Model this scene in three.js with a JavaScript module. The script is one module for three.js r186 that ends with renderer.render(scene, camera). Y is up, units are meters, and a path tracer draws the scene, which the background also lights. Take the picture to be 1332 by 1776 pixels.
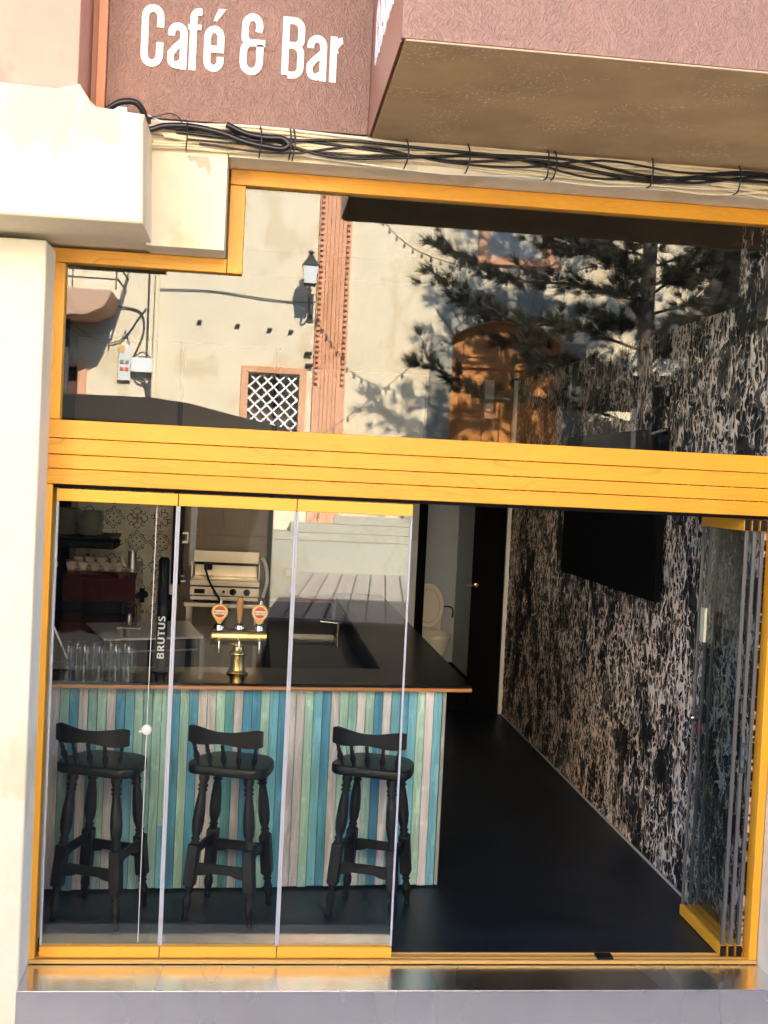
import * as THREE from 'three';
import { RoundedBoxGeometry } from 'three/addons/geometries/RoundedBoxGeometry.js';
import { mergeGeometries, toCreasedNormals } from 'three/addons/utils/BufferGeometryUtils.js';
import { Sky } from 'three/addons/objects/Sky.js';

// ------------------------------------------------------------------ camera, sky, sun, exposure
const scene = new THREE.Scene();
const camera = new THREE.PerspectiveCamera(48.12, 768 / 1024, 0.1, 400);
camera.position.set(0.914, 2.297, 5.364);
camera.rotation.order = 'YXZ';
camera.rotation.set(-0.0321, -0.1116, 0.0483);
scene.add(camera);

const renderer = new THREE.WebGLRenderer({ antialias: true });
renderer.setSize(768, 1024);
renderer.toneMapping = THREE.LinearToneMapping;
renderer.toneMappingExposure = 13.2;
renderer.shadowMap.enabled = true;

// the sun stands behind the cafe and shines on the house across the street
const sunDir = new THREE.Vector3(0.16, 0.60, -0.80).normalize();
const sky = new Sky();
sky.scale.setScalar(300);
sky.name = 'sky';
sky.userData.kind = 'structure';
sky.material.uniforms.sunPosition.value.copy(sunDir);
sky.material.uniforms.turbidity.value = 5;
sky.material.uniforms.rayleigh.value = 0.8;
sky.material.uniforms.mieCoefficient.value = 0.004;
scene.add(sky);
scene.environmentIntensity = 0.16;
const sun = new THREE.DirectionalLight(new THREE.Color(1, 0.90, 0.76), 5);
sun.name = 'sun';
sun.position.copy(sunDir).multiplyScalar(60);
sun.castShadow = true;
Object.assign(sun.shadow.camera, { left: -20, right: 20, top: 20, bottom: -20, near: 1, far: 120 });
sun.shadow.mapSize.set(2048, 2048);
scene.add(sun);

// ------------------------------------------------------------------ random numbers and noise
function rng(seed) { let a = seed >>> 0; return () => { a = (a + 0x6D2B79F5) | 0; let t = Math.imul(a ^ (a >>> 15), 1 | a); t = (t + Math.imul(t ^ (t >>> 7), 61 | t)) ^ t; return ((t ^ (t >>> 14)) >>> 0) / 4294967296; }; }
const rnd = rng(7);
const rr = (a, b) => a + (b - a) * rnd();
function hash(x, y, s) { let h = Math.imul(x, 374761393) ^ Math.imul(y, 668265263) ^ Math.imul(s, 974711); h = Math.imul(h ^ (h >>> 13), 1274126177); return ((h ^ (h >>> 16)) >>> 0) / 4294967296; }
function vn(x, y, s = 1) {
  const xi = Math.floor(x), yi = Math.floor(y); let fx = x - xi, fy = y - yi;
  fx = fx * fx * (3 - 2 * fx); fy = fy * fy * (3 - 2 * fy);
  const a = hash(xi, yi, s), b = hash(xi + 1, yi, s), c = hash(xi, yi + 1, s), d = hash(xi + 1, yi + 1, s);
  return a + (b - a) * fx + (c - a) * fy + (a - b - c + d) * fx * fy;
}
function fbm(x, y, s, o = 4) { let v = 0, a = 0.5, t = 0; for (let i = 0; i < o; i++) { v += a * vn(x, y, s + i); t += a; x *= 2.03; y *= 2.03; a *= 0.5; } return v / t; }
const clamp = (v, a = 0, b = 1) => Math.min(b, Math.max(a, v));
const sstep = (a, b, v) => { const t = clamp((v - a) / (b - a)); return t * t * (3 - 2 * t); };

// fn(u, v) -> [r, g, b] 0..1 (sRGB when colour); size in metres sets the repeat
function tex(w, h, fn, sx, sy, colour = true) {
  const d = new Uint8Array(w * h * 4);
  for (let j = 0; j < h; j++) for (let i = 0; i < w; i++) {
    const c = fn((i + 0.5) / w, (j + 0.5) / h), k = (j * w + i) * 4;
    if (typeof c === 'number') { d[k] = d[k + 1] = d[k + 2] = clamp(c) * 255; } else { d[k] = clamp(c[0]) * 255; d[k + 1] = clamp(c[1]) * 255; d[k + 2] = clamp(c[2]) * 255; }
    d[k + 3] = 255;
  }
  const t = new THREE.DataTexture(d, w, h);
  t.magFilter = THREE.LinearFilter; t.minFilter = THREE.LinearMipmapLinearFilter; t.generateMipmaps = true;
  t.wrapS = t.wrapT = THREE.MirroredRepeatWrapping;
  if (sx) t.repeat.set(1 / sx, 1 / sy);
  if (colour) t.colorSpace = THREE.SRGBColorSpace;
  t.needsUpdate = true;
  return t;
}
const lin = (r, g, b) => new THREE.Color().setRGB(r, g, b);
function mat(color, o = {}) { return new THREE.MeshStandardMaterial({ color: lin(...color), roughness: 0.8, metalness: 0, ...o }); }

// ------------------------------------------------------------------ geometry helpers
function uvBox(g, swap = false, ox = 0, oy = 0) {
  const p = g.attributes.position, n = g.attributes.normal, uv = new Float32Array(p.count * 2);
  for (let i = 0; i < p.count; i++) {
    const ax = Math.abs(n.getX(i)), ay = Math.abs(n.getY(i)), az = Math.abs(n.getZ(i));
    let u, v;
    if (ax > ay && ax > az) { u = p.getZ(i); v = p.getY(i); } else if (ay > az) { u = p.getX(i); v = p.getZ(i); } else { u = p.getX(i); v = p.getY(i); }
    if (swap) [u, v] = [v, u];
    uv[2 * i] = u + ox; uv[2 * i + 1] = v + oy;
  }
  g.setAttribute('uv', new THREE.BufferAttribute(uv, 2));
  return g;
}
function bx(x0, x1, y0, y1, z0, z1, bevel = 0, swap = false) {
  const w = x1 - x0, h = y1 - y0, d = z1 - z0;
  const g = bevel ? new RoundedBoxGeometry(w, h, d, 1, Math.min(bevel, w / 2.1, h / 2.1, d / 2.1)) : new THREE.BoxGeometry(w, h, d);
  g.translate((x0 + x1) / 2, (y0 + y1) / 2, (z0 + z1) / 2);
  return uvBox(g, swap);
}
function merge(list) {
  return mergeGeometries(list.map(g => { const q = g.index ? g.toNonIndexed() : g; for (const k of Object.keys(q.attributes)) if (!['position', 'normal', 'uv'].includes(k)) q.deleteAttribute(k); q.morphAttributes = {}; return q; }));
}
const V = (x, y, z) => new THREE.Vector3(x, y, z);
function tube(pts, r, seg = 40, rad = 8, closed = false) { return new THREE.TubeGeometry(new THREE.CatmullRomCurve3(pts.map(p => V(...p)), closed, 'centripetal'), seg, r, rad, closed); }
function rod(a, b, r0, r1 = r0, seg = 12) {
  const A = V(...a), B = V(...b), d = B.clone().sub(A), g = new THREE.CylinderGeometry(r1, r0, d.length(), seg);
  g.applyQuaternion(new THREE.Quaternion().setFromUnitVectors(V(0, 1, 0), d.clone().normalize()));
  g.translate((A.x + B.x) / 2, (A.y + B.y) / 2, (A.z + B.z) / 2);
  return g;
}
function lathe(pts, seg = 28, x = 0, y = 0, z = 0) { const g = new THREE.LatheGeometry(pts.map(p => new THREE.Vector2(...p)), seg); g.translate(x, y, z); return g; }
function poly(pts) { const s = new THREE.Shape(); pts.forEach((p, i) => i ? s.lineTo(...p) : s.moveTo(...p)); s.closePath(); return s; }
function ext(shape, depth, bevel = 0, cs = 12) {
  return new THREE.ExtrudeGeometry(shape, { depth: depth - 2 * bevel, bevelEnabled: bevel > 0, bevelSize: bevel, bevelThickness: bevel, bevelOffset: -bevel, bevelSegments: 1, curveSegments: cs }).translate(0, 0, bevel);
}

// ------------------------------------------------------------------ things and parts
const used = {};
function numbered(n) { if (used[n] === undefined) { used[n] = 0; return n; } used[n]++; return n + '_' + String(used[n]).padStart(3, '0'); }
function part(name, g, m, parent, label) {
  const o = new THREE.Mesh(g, m); o.name = name; o.castShadow = o.receiveShadow = true; parent.add(o);
  if (label) o.userData.label = label;
  return o;
}
function thing(name, label, category, pos = [0, 0, 0], turn = 0, group) {
  const o = new THREE.Group(); o.name = numbered(name); o.position.set(...pos); o.rotation.y = turn; scene.add(o);
  o.userData = { label, category }; if (group) o.userData.group = group;
  return o;
}
function holder(name, parent) { const o = new THREE.Group(); o.name = name; parent.add(o); return o; }
function single(name, label, category, g, m, group) {
  const o = part(numbered(name), g, m, scene); o.userData = { label, category }; if (group) o.userData.group = group; return o;
}
function struct(name, g, m) { const o = part(numbered(name), g, m, scene); o.userData = { kind: 'structure' }; return o; }
function copy(src, label, pos, turn) {
  const c = src.clone(); c.name = numbered(src.name.replace(/_\d\d\d$/, '')); c.userData = { ...src.userData, label };
  c.position.set(...pos); if (turn !== undefined) c.rotation.y = turn; scene.add(c); return c;
}

// ------------------------------------------------------------------ materials
const grainTex = tex(1024, 512, (u, v) => {
  const x = u * 6, y = v * 60;
  const w = fbm(x * 0.6, y * 0.06, 3, 3) * 7, ring = Math.abs(Math.sin((y * 0.42 + w) * 2.2));
  const fine = vn(x * 9, y * 7, 9);
  const l = 0.93 + 0.07 * fbm(x, y * 0.15, 5, 3) - 0.15 * Math.pow(1 - ring, 9) * sstep(0.35, 0.7, fbm(x * 0.8, y * 0.08, 12, 2)) - 0.05 * fine * fine;
  return [l, l * (0.80 + 0.2 * l), l * (0.6 + 0.4 * l)];
}, 1.4, 0.55);
const orange = mat([0.84, 0.39, 0.024], { map: grainTex, roughness: 0.42, bumpMap: grainTex, bumpScale: 0.0006 });
const orangeV = orange;
const orangeMetal = mat([0.84, 0.39, 0.028], { roughness: 0.36 });
const plasterNoise = tex(1024, 1024, (u, v) => 0.45 + 0.4 * (fbm(u * 14, v * 14, 21, 5) - 0.5) + 0.25 * (fbm(u * 90, v * 60, 25, 2) - 0.5), 1.6, 1.6, false);
const creamTex = tex(1024, 1024, (u, v) => {
  const m = fbm(u * 5, v * 5, 31, 4), s = sstep(0.60, 0.70, fbm(u * 9 + 3, v * 5, 35, 5)), f = fbm(u * 60, v * 60, 37, 2);
  const l = 0.95 + 0.06 * (m - 0.5) - 0.05 * s + 0.03 * (f - 0.5);
  return [l, l * (0.985 - 0.02 * s), l * (0.95 - 0.05 * s)];
}, 2.3, 2.3);
const cream = mat([0.88, 0.82, 0.68], { map: creamTex, bumpMap: plasterNoise, bumpScale: 0.004, roughness: 0.85 });
const pink = mat([0.72, 0.43, 0.36], { map: creamTex, bumpMap: plasterNoise, bumpScale: 0.002, roughness: 0.8 });
const salmon = mat([0.80, 0.36, 0.22], { map: creamTex, roughness: 0.7 });
// combed brown render: short strokes in patches of changing direction
function combed(u, v, s) {
  let best = 0;
  for (let k = 0; k < 3; k++) {
    const a = hash(Math.floor(u * 26 + k * 0.37 + 2 * fbm(u * 12, v * 12, 44, 2)), Math.floor(v * 26 + k * 0.61 + 2 * fbm(u * 12 + 5, v * 12, 45, 2)), 50 + k) * 3.1416 * 0.6 + 0.5;
    const c = Math.cos(a), sn = Math.sin(a), x = u * c + v * sn, y = -u * sn + v * c;
    best += vn(x * 40, y * 230, s + k) * 0.5;
  }
  return clamp((best - 0.35) * 1.3);
}
const combTex = tex(1024, 1024, (u, v) => combed(u, v, 60), 0.85, 0.85, false);
const combCol = tex(512, 512, (u, v) => { const k = combed(u, v, 60), l = 0.92 + 0.10 * (k - 0.5) + 0.08 * (fbm(u * 5, v * 5, 66, 3) - 0.5); return [l, l * 0.99, l * 0.98]; }, 0.85, 0.85);
const signBrown = mat([0.36, 0.218, 0.180], { map: combCol, bumpMap: combTex, bumpScale: 0.005, roughness: 0.55 });
const trimBrown = mat([0.38, 0.17, 0.11], { roughness: 0.45 });
const soffitTex = tex(1024, 1024, (u, v) => {
  const g = fbm(u * 8, v * 8, 71, 4), sp = sstep(0.74, 0.84, vn(u * 170, v * 170, 77)) * sstep(0.45, 0.65, fbm(u * 6, v * 9, 79, 3));
  const l = 0.80 + 0.16 * (g - 0.5) + 0.14 * sp;
  return [l, l * 0.91, l * (0.77 + 0.1 * sp)];
}, 1.4, 1.4);
const soffitMat = mat([0.82, 0.72, 0.56], { map: soffitTex, bumpMap: soffitTex, bumpScale: 0.004, roughness: 0.95 });
const white = mat([0.82, 0.82, 0.80], { roughness: 0.4 });
const blackPaint = new THREE.MeshPhysicalMaterial({ color: lin(0.006, 0.006, 0.0065), roughness: 0.55, specularIntensity: 0.5 });
const blackMatt = new THREE.MeshPhysicalMaterial({ color: lin(0.005, 0.005, 0.0055), roughness: 0.95, specularIntensity: 0.2 });
const smudge = tex(1024, 1024, (u, v) => 0.30 + 0.22 * fbm(u * 9, v * 0.6, 81, 2) + 0.10 * fbm(u * 3, v * 2, 83, 2), 1.2, 0.8, false);
const steelSill = new THREE.MeshStandardMaterial({ color: lin(0.76, 0.77, 0.79), metalness: 1, roughness: 0.55, roughnessMap: smudge });
const steel = new THREE.MeshStandardMaterial({ color: lin(0.66, 0.62, 0.56), metalness: 1, roughness: 0.3 });
const steelTex = new THREE.MeshStandardMaterial({ color: lin(0.62, 0.53, 0.42), metalness: 1, roughness: 0.75, roughnessMap: smudge });
const chrome = new THREE.MeshStandardMaterial({ color: lin(0.8, 0.8, 0.8), metalness: 1, roughness: 0.12 });
const brass = new THREE.MeshStandardMaterial({ color: lin(0.86, 0.58, 0.20), metalness: 1, roughness: 0.27 });
const glass = new THREE.MeshPhysicalMaterial({ color: lin(0.965, 0.98, 0.975), transmission: 1, thickness: 0, roughness: 0.0, ior: 1.52, transparent: false });
const glassUpper = new THREE.MeshPhysicalMaterial({ color: lin(0.95, 0.96, 0.95), transmission: 1, thickness: 0, roughness: 0.0, ior: 1.54, specularIntensity: 0.82 });
const glassWare = new THREE.MeshPhysicalMaterial({ color: lin(0.97, 0.98, 0.97), transmission: 1, thickness: 0, roughness: 0.02, ior: 1.6 });
const gasket = new THREE.MeshPhysicalMaterial({ color: lin(0.70, 0.69, 0.73), transmission: 0.4, thickness: 0, roughness: 0.7, ior: 1.45 });
const greyProfile = mat([0.13, 0.125, 0.125], { roughness: 0.35, metalness: 0.2 });
const ivory = mat([0.78, 0.66, 0.44], { roughness: 0.5 });
const ivoryPale = mat([0.80, 0.74, 0.60], { roughness: 0.55 });
const cableBlack = mat([0.010, 0.010, 0.012], { roughness: 0.32 });

// ------------------------------------------------------------------ ground
const paveTex = tex(1024, 1024, (u, v) => { const a = fbm(u * 9, v * 9, 91, 5), b = fbm(u * 120, v * 120, 95, 2); const l = 0.90 + 0.15 * (a - 0.5) + 0.08 * (b - 0.5); return [l, l * 0.985, l * 0.96]; }, 4, 4);
const pave = mat([0.68, 0.65, 0.60], { map: paveTex, roughness: 0.9 });
const asphaltTex = tex(512, 512, (u, v) => 0.6 + 0.5 * (fbm(u * 60, v * 60, 97, 3) - 0.5) + 0.3 * (fbm(u * 6, v * 6, 99, 3) - 0.5), 3, 3);
struct('ground', uvBox(new THREE.BoxGeometry(300, 0.2, 300).translate(0, -0.70, 0)), mat([0.085, 0.085, 0.085], { map: asphaltTex, roughness: 0.95 }));
{ // pavement of large slabs before the shop
  const sw = struct('pavement', bx(-20, 20, -0.60, -0.475, 0.316, 1.52), mat([0.30, 0.28, 0.25]));
  for (let i = 0; i < 24; i++) for (let j = 0; j < 2; j++) part('slab', bx(-5 + 0.6 * i + 0.003, -4.4 + 0.6 * i - 0.003, -0.474, -0.450, 0.318 + 0.6 * j, 0.912 + 0.6 * j, 0.004), pave, sw);
}

// ------------------------------------------------------------------ cafe building
const cafe = thing('cafe_building', 'cream and pink cafe building with yellow wooden shopfront frame', 'building');
part('column', bx(-6, -0.03, -0.5, 3.24, -0.30, 0.25, 0.012), cream, cafe, 'cream plaster column left of the shopfront');
part('column', bx(3.47, 9, -0.5, 3.655, -0.30, 0.25, 0.012), cream, cafe, 'cream plaster column right of the folded glass panels');
{ // projecting cream ledge with an uneven top edge
  const s = poly([[-6, 3.24], [0.41, 3.265], [0.395, 3.66], [0.40, 3.70], [0.21, 3.715], [0.185, 3.735], [0.14, 3.80], [0.10, 3.79], [0.05, 3.775], [-0.15, 3.78], [-0.3, 3.795], [-6, 3.80]]);
  part('ledge', uvBox(ext(s, 0.92, 0.008).translate(0, 0, -0.30)), cream, cafe, 'thick cream ledge with a rough painted top edge');
}
part('corner_block', bx(0.385, 0.725, 3.252, 3.80, -0.30, 0.218, 0.004), cream, cafe);
part('lintel', bx(0.727, 9, 3.662, 3.80, -0.30, 0.218, 0.004), cream, cafe);
part('upper_wall', bx(-6, 9, 3.802, 5.5, -0.30, 0.15), pink, cafe);
part('pink_pillar', bx(-6, 0.115, 3.76, 5.5, 0.152, 0.50, 0.006), pink, cafe);
part('trim_strip', bx(0.150, 0.188, 3.806, 5.0, 0.152, 0.245, 0.003), salmon, cafe);
const signPanel = part('sign_panel', bx(0.190, 1.336, 3.806, 4.9, 0.152, 0.22, 0.002), signBrown, cafe, 'brown textured sign panel with white lettering');
// projecting box over the entrance
part('canopy_core', bx(1.342, 9, 3.80, 4.89, 0.152, 1.40), trimBrown, cafe);
part('canopy_soffit', bx(1.352, 9, 3.782, 3.798, 0.20, 1.405, 0.003), soffitMat, cafe, 'rough grey brown underside of the projecting sign box');
part('canopy_fascia', bx(1.337, 9, 3.79, 4.9, 1.402, 1.425, 0.002), signBrown, cafe, 'brown textured front of the projecting sign box');
const sidePanel = part('canopy_side', bx(1.337, 1.341, 3.786, 4.89, 0.222, 1.40), trimBrown, cafe);
part('edge_bead', merge([bx(1.352, 9, 3.7815, 3.789, 1.406, 1.424, 0.002)]), mat([0.5, 0.36, 0.24]), cafe);
// shell behind
part('roof', bx(-6.2, 9.2, 5.5, 5.66, -8.2, 0.55), pave, cafe);
part('side_wall', bx(-6, -5.8, -0.5, 5.5, -8, -0.302), pink, cafe);
part('side_wall', bx(8.8, 9, -0.5, 5.5, -8, -0.302), pink, cafe);
part('rear_wall', bx(-5.8, 8.8, -0.5, 5.5, -8.2, -8.002), pink, cafe);

// letters as stroked outlines
function strokeShape(pts, t, closed = false) {
  const n = pts.length, L = [], R = [];
  for (let i = 0; i < n; i++) {
    const a = pts[closed ? (i - 1 + n) % n : Math.max(0, i - 1)], b = pts[i], c = pts[closed ? (i + 1) % n : Math.min(n - 1, i + 1)];
    let d1 = [b[0] - a[0], b[1] - a[1]], d2 = [c[0] - b[0], c[1] - b[1]];
    const l1 = Math.hypot(...d1), l2 = Math.hypot(...d2);
    if (l1 < 1e-9) d1 = d2; if (l2 < 1e-9) d2 = d1;
    const n1 = [-d1[1] / Math.hypot(...d1), d1[0] / Math.hypot(...d1)], n2 = [-d2[1] / Math.hypot(...d2), d2[0] / Math.hypot(...d2)];
    let m = [n1[0] + n2[0], n1[1] + n2[1]]; const k = Math.max(0.6, (m[0] * n1[0] + m[1] * n1[1])); m = [m[0] / k, m[1] / k];
    L.push([b[0] + m[0] * t / 2, b[1] + m[1] * t / 2]); R.push([b[0] - m[0] * t / 2, b[1] - m[1] * t / 2]);
  }
  if (!closed) return poly([...L, ...R.reverse()]);
  const area = q => q.reduce((s, p, i) => { const o = q[(i + 1) % q.length]; return s + p[0] * o[1] - o[0] * p[1]; }, 0);
  const [out, inn] = Math.abs(area(L)) > Math.abs(area(R)) ? [L, R] : [R, L];
  const s = poly(out); s.holes.push(new THREE.Path(inn.map(p => new THREE.Vector2(...p)))); return s;
}
function arc(cx, cy, rx, ry, a0, a1, n = 8) { const o = []; for (let i = 0; i <= n; i++) { const a = (a0 + (a1 - a0) * i / n) * Math.PI / 180; o.push([cx + rx * Math.cos(a), cy + ry * Math.sin(a)]); } return o; }
function glyph(ch, w, h) { // returns shapes; x-height 0.74 h
  const t = 0.113 * h, a = t / 2, xl = a, xr = w - a, xh = 0.745 * h, r = (xr - xl) / 2, ry = r * 1.15;
  const cx = w / 2;
  switch (ch) {
    case 'C': return [strokeShape([[xr, 0.64 * h], ...arc(cx, h - a - ry, r, ry, 0, 180), ...arc(cx, a + ry, r, ry, 180, 360), [xr, 0.40 * h]], t)];
    case 'a': return [strokeShape([[xl, 0.53 * h], ...arc(cx, xh - a - ry, r, ry, 180, 0), [xr, 0]], t),
      strokeShape([[xr - a * 0.2, 0.46 * h], [xl + r * 0.7, 0.34 * h], [xl, 0.25 * h], ...arc(cx, a + ry * 0.75, r, ry * 0.75, 180, 270, 6), [xr - a * 0.5, 0.11 * h]], t * 0.92)];
    case 'f': return [strokeShape([[w, h - a], ...arc(w * 0.72, h - a - 0.1 * h, w * 0.38, 0.1 * h, 90, 180, 6), [w * 0.34, 0]], t), poly([[-0.02 * h, xh - 0.01 * h], [w, xh - 0.01 * h], [w, xh - 0.09 * h], [-0.02 * h, xh - 0.09 * h]])];
    case 'é': return [strokeShape([[xr, 0.25 * h], ...arc(cx, a + ry, r, ry, 0, -180), ...arc(cx, xh - a - ry, r, ry, 180, 0), [xr, 0.37 * h], [xl + a * 1.02, 0.37 * h]], t * 0.98),
      poly([[w * 0.42, 0.82 * h], [w * 0.62, 0.82 * h], [w * 1.02, 1.02 * h], [w * 0.66, 1.02 * h]])];
    case '&': return [strokeShape([[xr - 0.03 * h, 0.70 * h], ...arc(cx, h - a - ry, r * 0.88, ry, 0, 180), [xl + r * 0.12, 0.60 * h], ...arc(cx, 0.60 * h, r * 0.88, 0.06 * h, 180, 240, 4)], t),
      strokeShape([[w * 1.06, 0.525 * h], [cx, 0.525 * h], ...arc(cx, 0.525 * h - ry, r, ry, 90, 180), ...arc(cx, a + ry, r, ry, 180, 360), [xr, 0.50 * h]], t)];
    case 'B': return [strokeShape([[a, a], [a, h - a], ...arc(cx, h - a - ry * 0.9, xr - cx, ry * 0.9, 90, 0, 6), ...arc(cx, 0.535 * h + ry * 0.75, xr - cx, ry * 0.75, 0, -70, 6)], t * 0.98),
      strokeShape([[a * 1.3, 0.54 * h], ...arc(cx, 0.54 * h - ry * 0.9, xr - cx, ry * 0.9, 90, 0, 6), ...arc(cx, a + ry * 0.9, xr - cx, ry * 0.9, 0, -90, 6), [a * 1.9, a]], t * 0.96)];
    case 'r': return [poly([[0, 0], [t, 0], [t, xh], [0, xh]]), strokeShape([[t * 0.8, xh - 0.26 * h], [t * 0.95, xh - 0.13 * h], ...arc(w, xh - a - 0.13 * h, w - t, 0.13 * h, 165, 90, 5)], t * 0.9)];
  }
  return [];
}
const line = [['C', 0.330, 0.096], ['a', 0.444, 0.084], ['f', 0.535, 0.052], ['é', 0.600, 0.088], ['&', 0.757, 0.102], ['B', 0.940, 0.098], ['a', 1.050, 0.088], ['r', 1.152, 0.054]];
const letterPaint = mat([0.86, 0.86, 0.86], { roughness: 0.45 });
const lname = { C: 'letter_c', a: 'letter_a', f: 'letter_f', 'é': 'letter_e', '&': 'ampersand', B: 'letter_b', r: 'letter_r' };
for (const [ch, x, w] of line) {
  const h = 0.268, geo = merge(glyph(ch, w, h).map((s, i) => ext(s, 0.008 + 0.0015 * i).translate(x, 4.022, 0.2195)));
  part(lname[ch], geo, letterPaint, signPanel);
  const side = merge(glyph(ch, w * 0.95, h).map((s, i) => ext(s, 0.004 + 0.001 * i).translate((x - 0.33) * 0.80 + 0.02, 0, 0).rotateY(-Math.PI / 2).translate(1.3375, 4.03, 0.40)));
  part(lname[ch], side, letterPaint, sidePanel);
}
part('bare_patch', ext(poly([[0.545, 3.655], [0.56, 3.63], [0.585, 3.635], [0.60, 3.60], [0.625, 3.612], [0.648, 3.57], [0.655, 3.61], [0.64, 3.655]]), 0.0012).translate(0, 0, 0.2178), mat([0.50, 0.46, 0.36]), cafe, 'bare grey patch where paint has flaked off');
part('junction_plate', bx(0.205, 0.285, 3.795, 3.835, 0.222, 0.245, 0.004), white, cafe);

// ------------------------------------------------------------------ shopfront frame
const frame = holder('window_frame', cafe);
part('stile', bx(-0.05, 0.015, 2.480, 3.184, -0.04, 0.03, 0.004, true), orangeV, frame);
part('head', bx(-0.05, 0.733, 3.186, 3.250, -0.04, 0.03, 0.004), orange, frame);
part('stile', bx(0.735, 0.805, 3.186, 3.588, -0.04, 0.03, 0.004, true), orangeV, frame);
part('head', bx(0.735, 3.468, 3.590, 3.660, -0.04, 0.03, 0.004), orange, frame);
part('stile', bx(3.425, 3.468, 2.480, 3.588, -0.04, 0.03, 0.004, true), orangeV, frame);
const transom = holder('transom', cafe);
const boardEdges = [[2.396, 2.478, 0.030], [2.322, 2.3935, 0.026], [2.257, 2.3195, 0.026], [2.186, 2.2545, 0.034]];
boardEdges.forEach(([a, b, z], i) => part('board', uvBox(new RoundedBoxGeometry(3.41 + 0.108, b - a, z + 0.05, 1, 0.004).translate(1.709, (a + b) / 2, (z - 0.05) / 2), false, i * 0.37, i * 0.21), orange, transom));
part('upper_pane', ext(poly([[0.010, 2.470], [3.43, 2.470], [3.43, 3.595], [0.80, 3.595], [0.80, 3.19], [0.010, 3.19]]), 0.008).translate(0, 0, -0.012), glassUpper, cafe);
part('jamb', bx(-0.05, -0.004, -0.02, 2.184, -0.05, 0.03, 0.004), orangeMetal, cafe);
part('jamb', bx(3.425, 3.466, -0.02, 2.184, -0.05, 0.03, 0.004), orangeMetal, cafe);
part('head_track', bx(-0.002, 3.423, 2.170, 2.184, -0.04, 0.02), blackMatt, cafe);
part('floor_track', merge([bx(-0.03, 3.46, -0.016, -0.006, -0.055, 0.045), bx(-0.03, 3.46, -0.0155, 0.0, 0.033, 0.043), bx(-0.03, 3.46, -0.0155, 0.0, -0.053, -0.043), bx(-0.03, 3.46, -0.0155, -0.001, -0.004, 0.004)]), mat([0.60, 0.36, 0.10], { roughness: 0.4 }), cafe);
part('track_stop', bx(2.66, 2.74, -0.004, 0.010, -0.03, 0.03, 0.003), blackPaint, cafe);
single('steel_sill', 'brushed steel door sill below the folding glass panels', 'sill', merge([bx(-0.028, 3.468, -0.50, -0.020, 0.047, 0.315, 0.004)]), steelSill);

// folding glass panels
function panel(label, x0, x1) {
  const w = x1 - x0, t = thing('folding_glass_panel', label, 'glass panel', [x0, 0, 0], 0, 'folding glass panels of the shopfront');
  part('bottom_rail', bx(0.002, w - 0.002, 0.002, 0.053, -0.022, 0.022, 0.003), orangeMetal, t);
  part('top_rail', bx(0.002, w - 0.002, 2.110, 2.166, -0.022, 0.022, 0.003), orangeMetal, t);
  part('glass_pane', bx(0.0098, w - 0.0098, 0.045, 2.118, -0.005, 0.005), glass, t);
  for (const e of [0.0005, w - 0.0095]) part('edge_profile', bx(e, e + 0.009, 0.054, 2.109, -0.010, 0.010, 0.002), gasket, t);
  return t;
}
const p1 = panel('closed glass panel at the left, with cord and white knob', 0.012, 0.560);
part('lock_knob', merge([lathe([[0, 0], [0.022, 0], [0.024, 0.006], [0.020, 0.020], [0, 0.022]], 20).rotateX(Math.PI / 2).translate(0.447, 1.068, 0.006), rod([0.43, 1.064, 0.02], [0.415, 1.06, 0.02], 0.006)]), mat([0.7, 0.66, 0.6], { roughness: 0.3 }), p1);
part('lock_cord', merge([rod([0.447, 0.07, 0.009], [0.447, 1.05, 0.009], 0.0016, 0.0016, 6), rod([0.447, 1.09, 0.009], [0.452, 2.10, 0.009], 0.0016, 0.0016, 6)]), mat([0.75, 0.72, 0.66]), p1);
panel('closed glass panel in the middle, before the beer tap', 0.560, 1.105);
panel('closed glass panel beside the open doorway', 1.105, 1.652);
function foldedPanel(label, x, extra) {
  const t = thing('folded_glass_panel', label, 'glass panel', [x, 0, 0], 0, 'glass panels folded open at the right');
  part('bottom_rail', bx(-0.0145, 0.0145, 0.004, 0.058, -0.545, -0.002, 0.003), orangeMetal, t);
  part('top_rail', bx(-0.0145, 0.0145, 2.110, 2.166, -0.545, -0.002, 0.003), orangeMetal, t);
  part('glass_pane', bx(-0.005, 0.005, 0.05, 2.118, -0.535, -0.012), glass, t);
  part('edge_profile', bx(-0.009, 0.009, 0.060, 2.108, -0.0115, 0.002, 0.002), greyProfile, t);
  part('edge_profile', bx(-0.008, 0.008, 0.060, 2.108, -0.546, -0.536, 0.002), greyProfile, t);
  part('end_cap', bx(-0.013, 0.013, 0.006, 0.056, -0.0015, 0.006, 0.001), blackPaint, t);
  part('end_cap', bx(-0.013, 0.013, 2.112, 2.164, -0.0015, 0.006, 0.001), blackPaint, t);
  return t;
}
const f1 = foldedPanel('innermost folded glass panel, carrying the pale lock case', 3.302);
part('lock_case', merge([bx(-0.022, -0.006, 1.50, 1.68, -0.47, -0.415, 0.003), bx(-0.024, -0.0225, 1.52, 1.655, -0.462, -0.442)]), mat([0.50, 0.50, 0.38], { roughness: 0.4 }), f1);
part('key_knob', merge([lathe([[0, 0], [0.012, 0.002], [0.012, 0.018], [0, 0.02]], 14).rotateZ(Math.PI / 2).translate(-0.006, 1.08, -0.515), rod([-0.01, 1.06, -0.515], [-0.01, 1.045, -0.515], 0.004)]), chrome, f1);
part('key_tag', bx(-0.012, -0.007, 1.01, 1.06, -0.455, -0.435, 0.002), mat([0.25, 0.02, 0.02]), f1);
const f2 = foldedPanel('middle folded glass panel with slotted hinge plate', 3.343);
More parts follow.
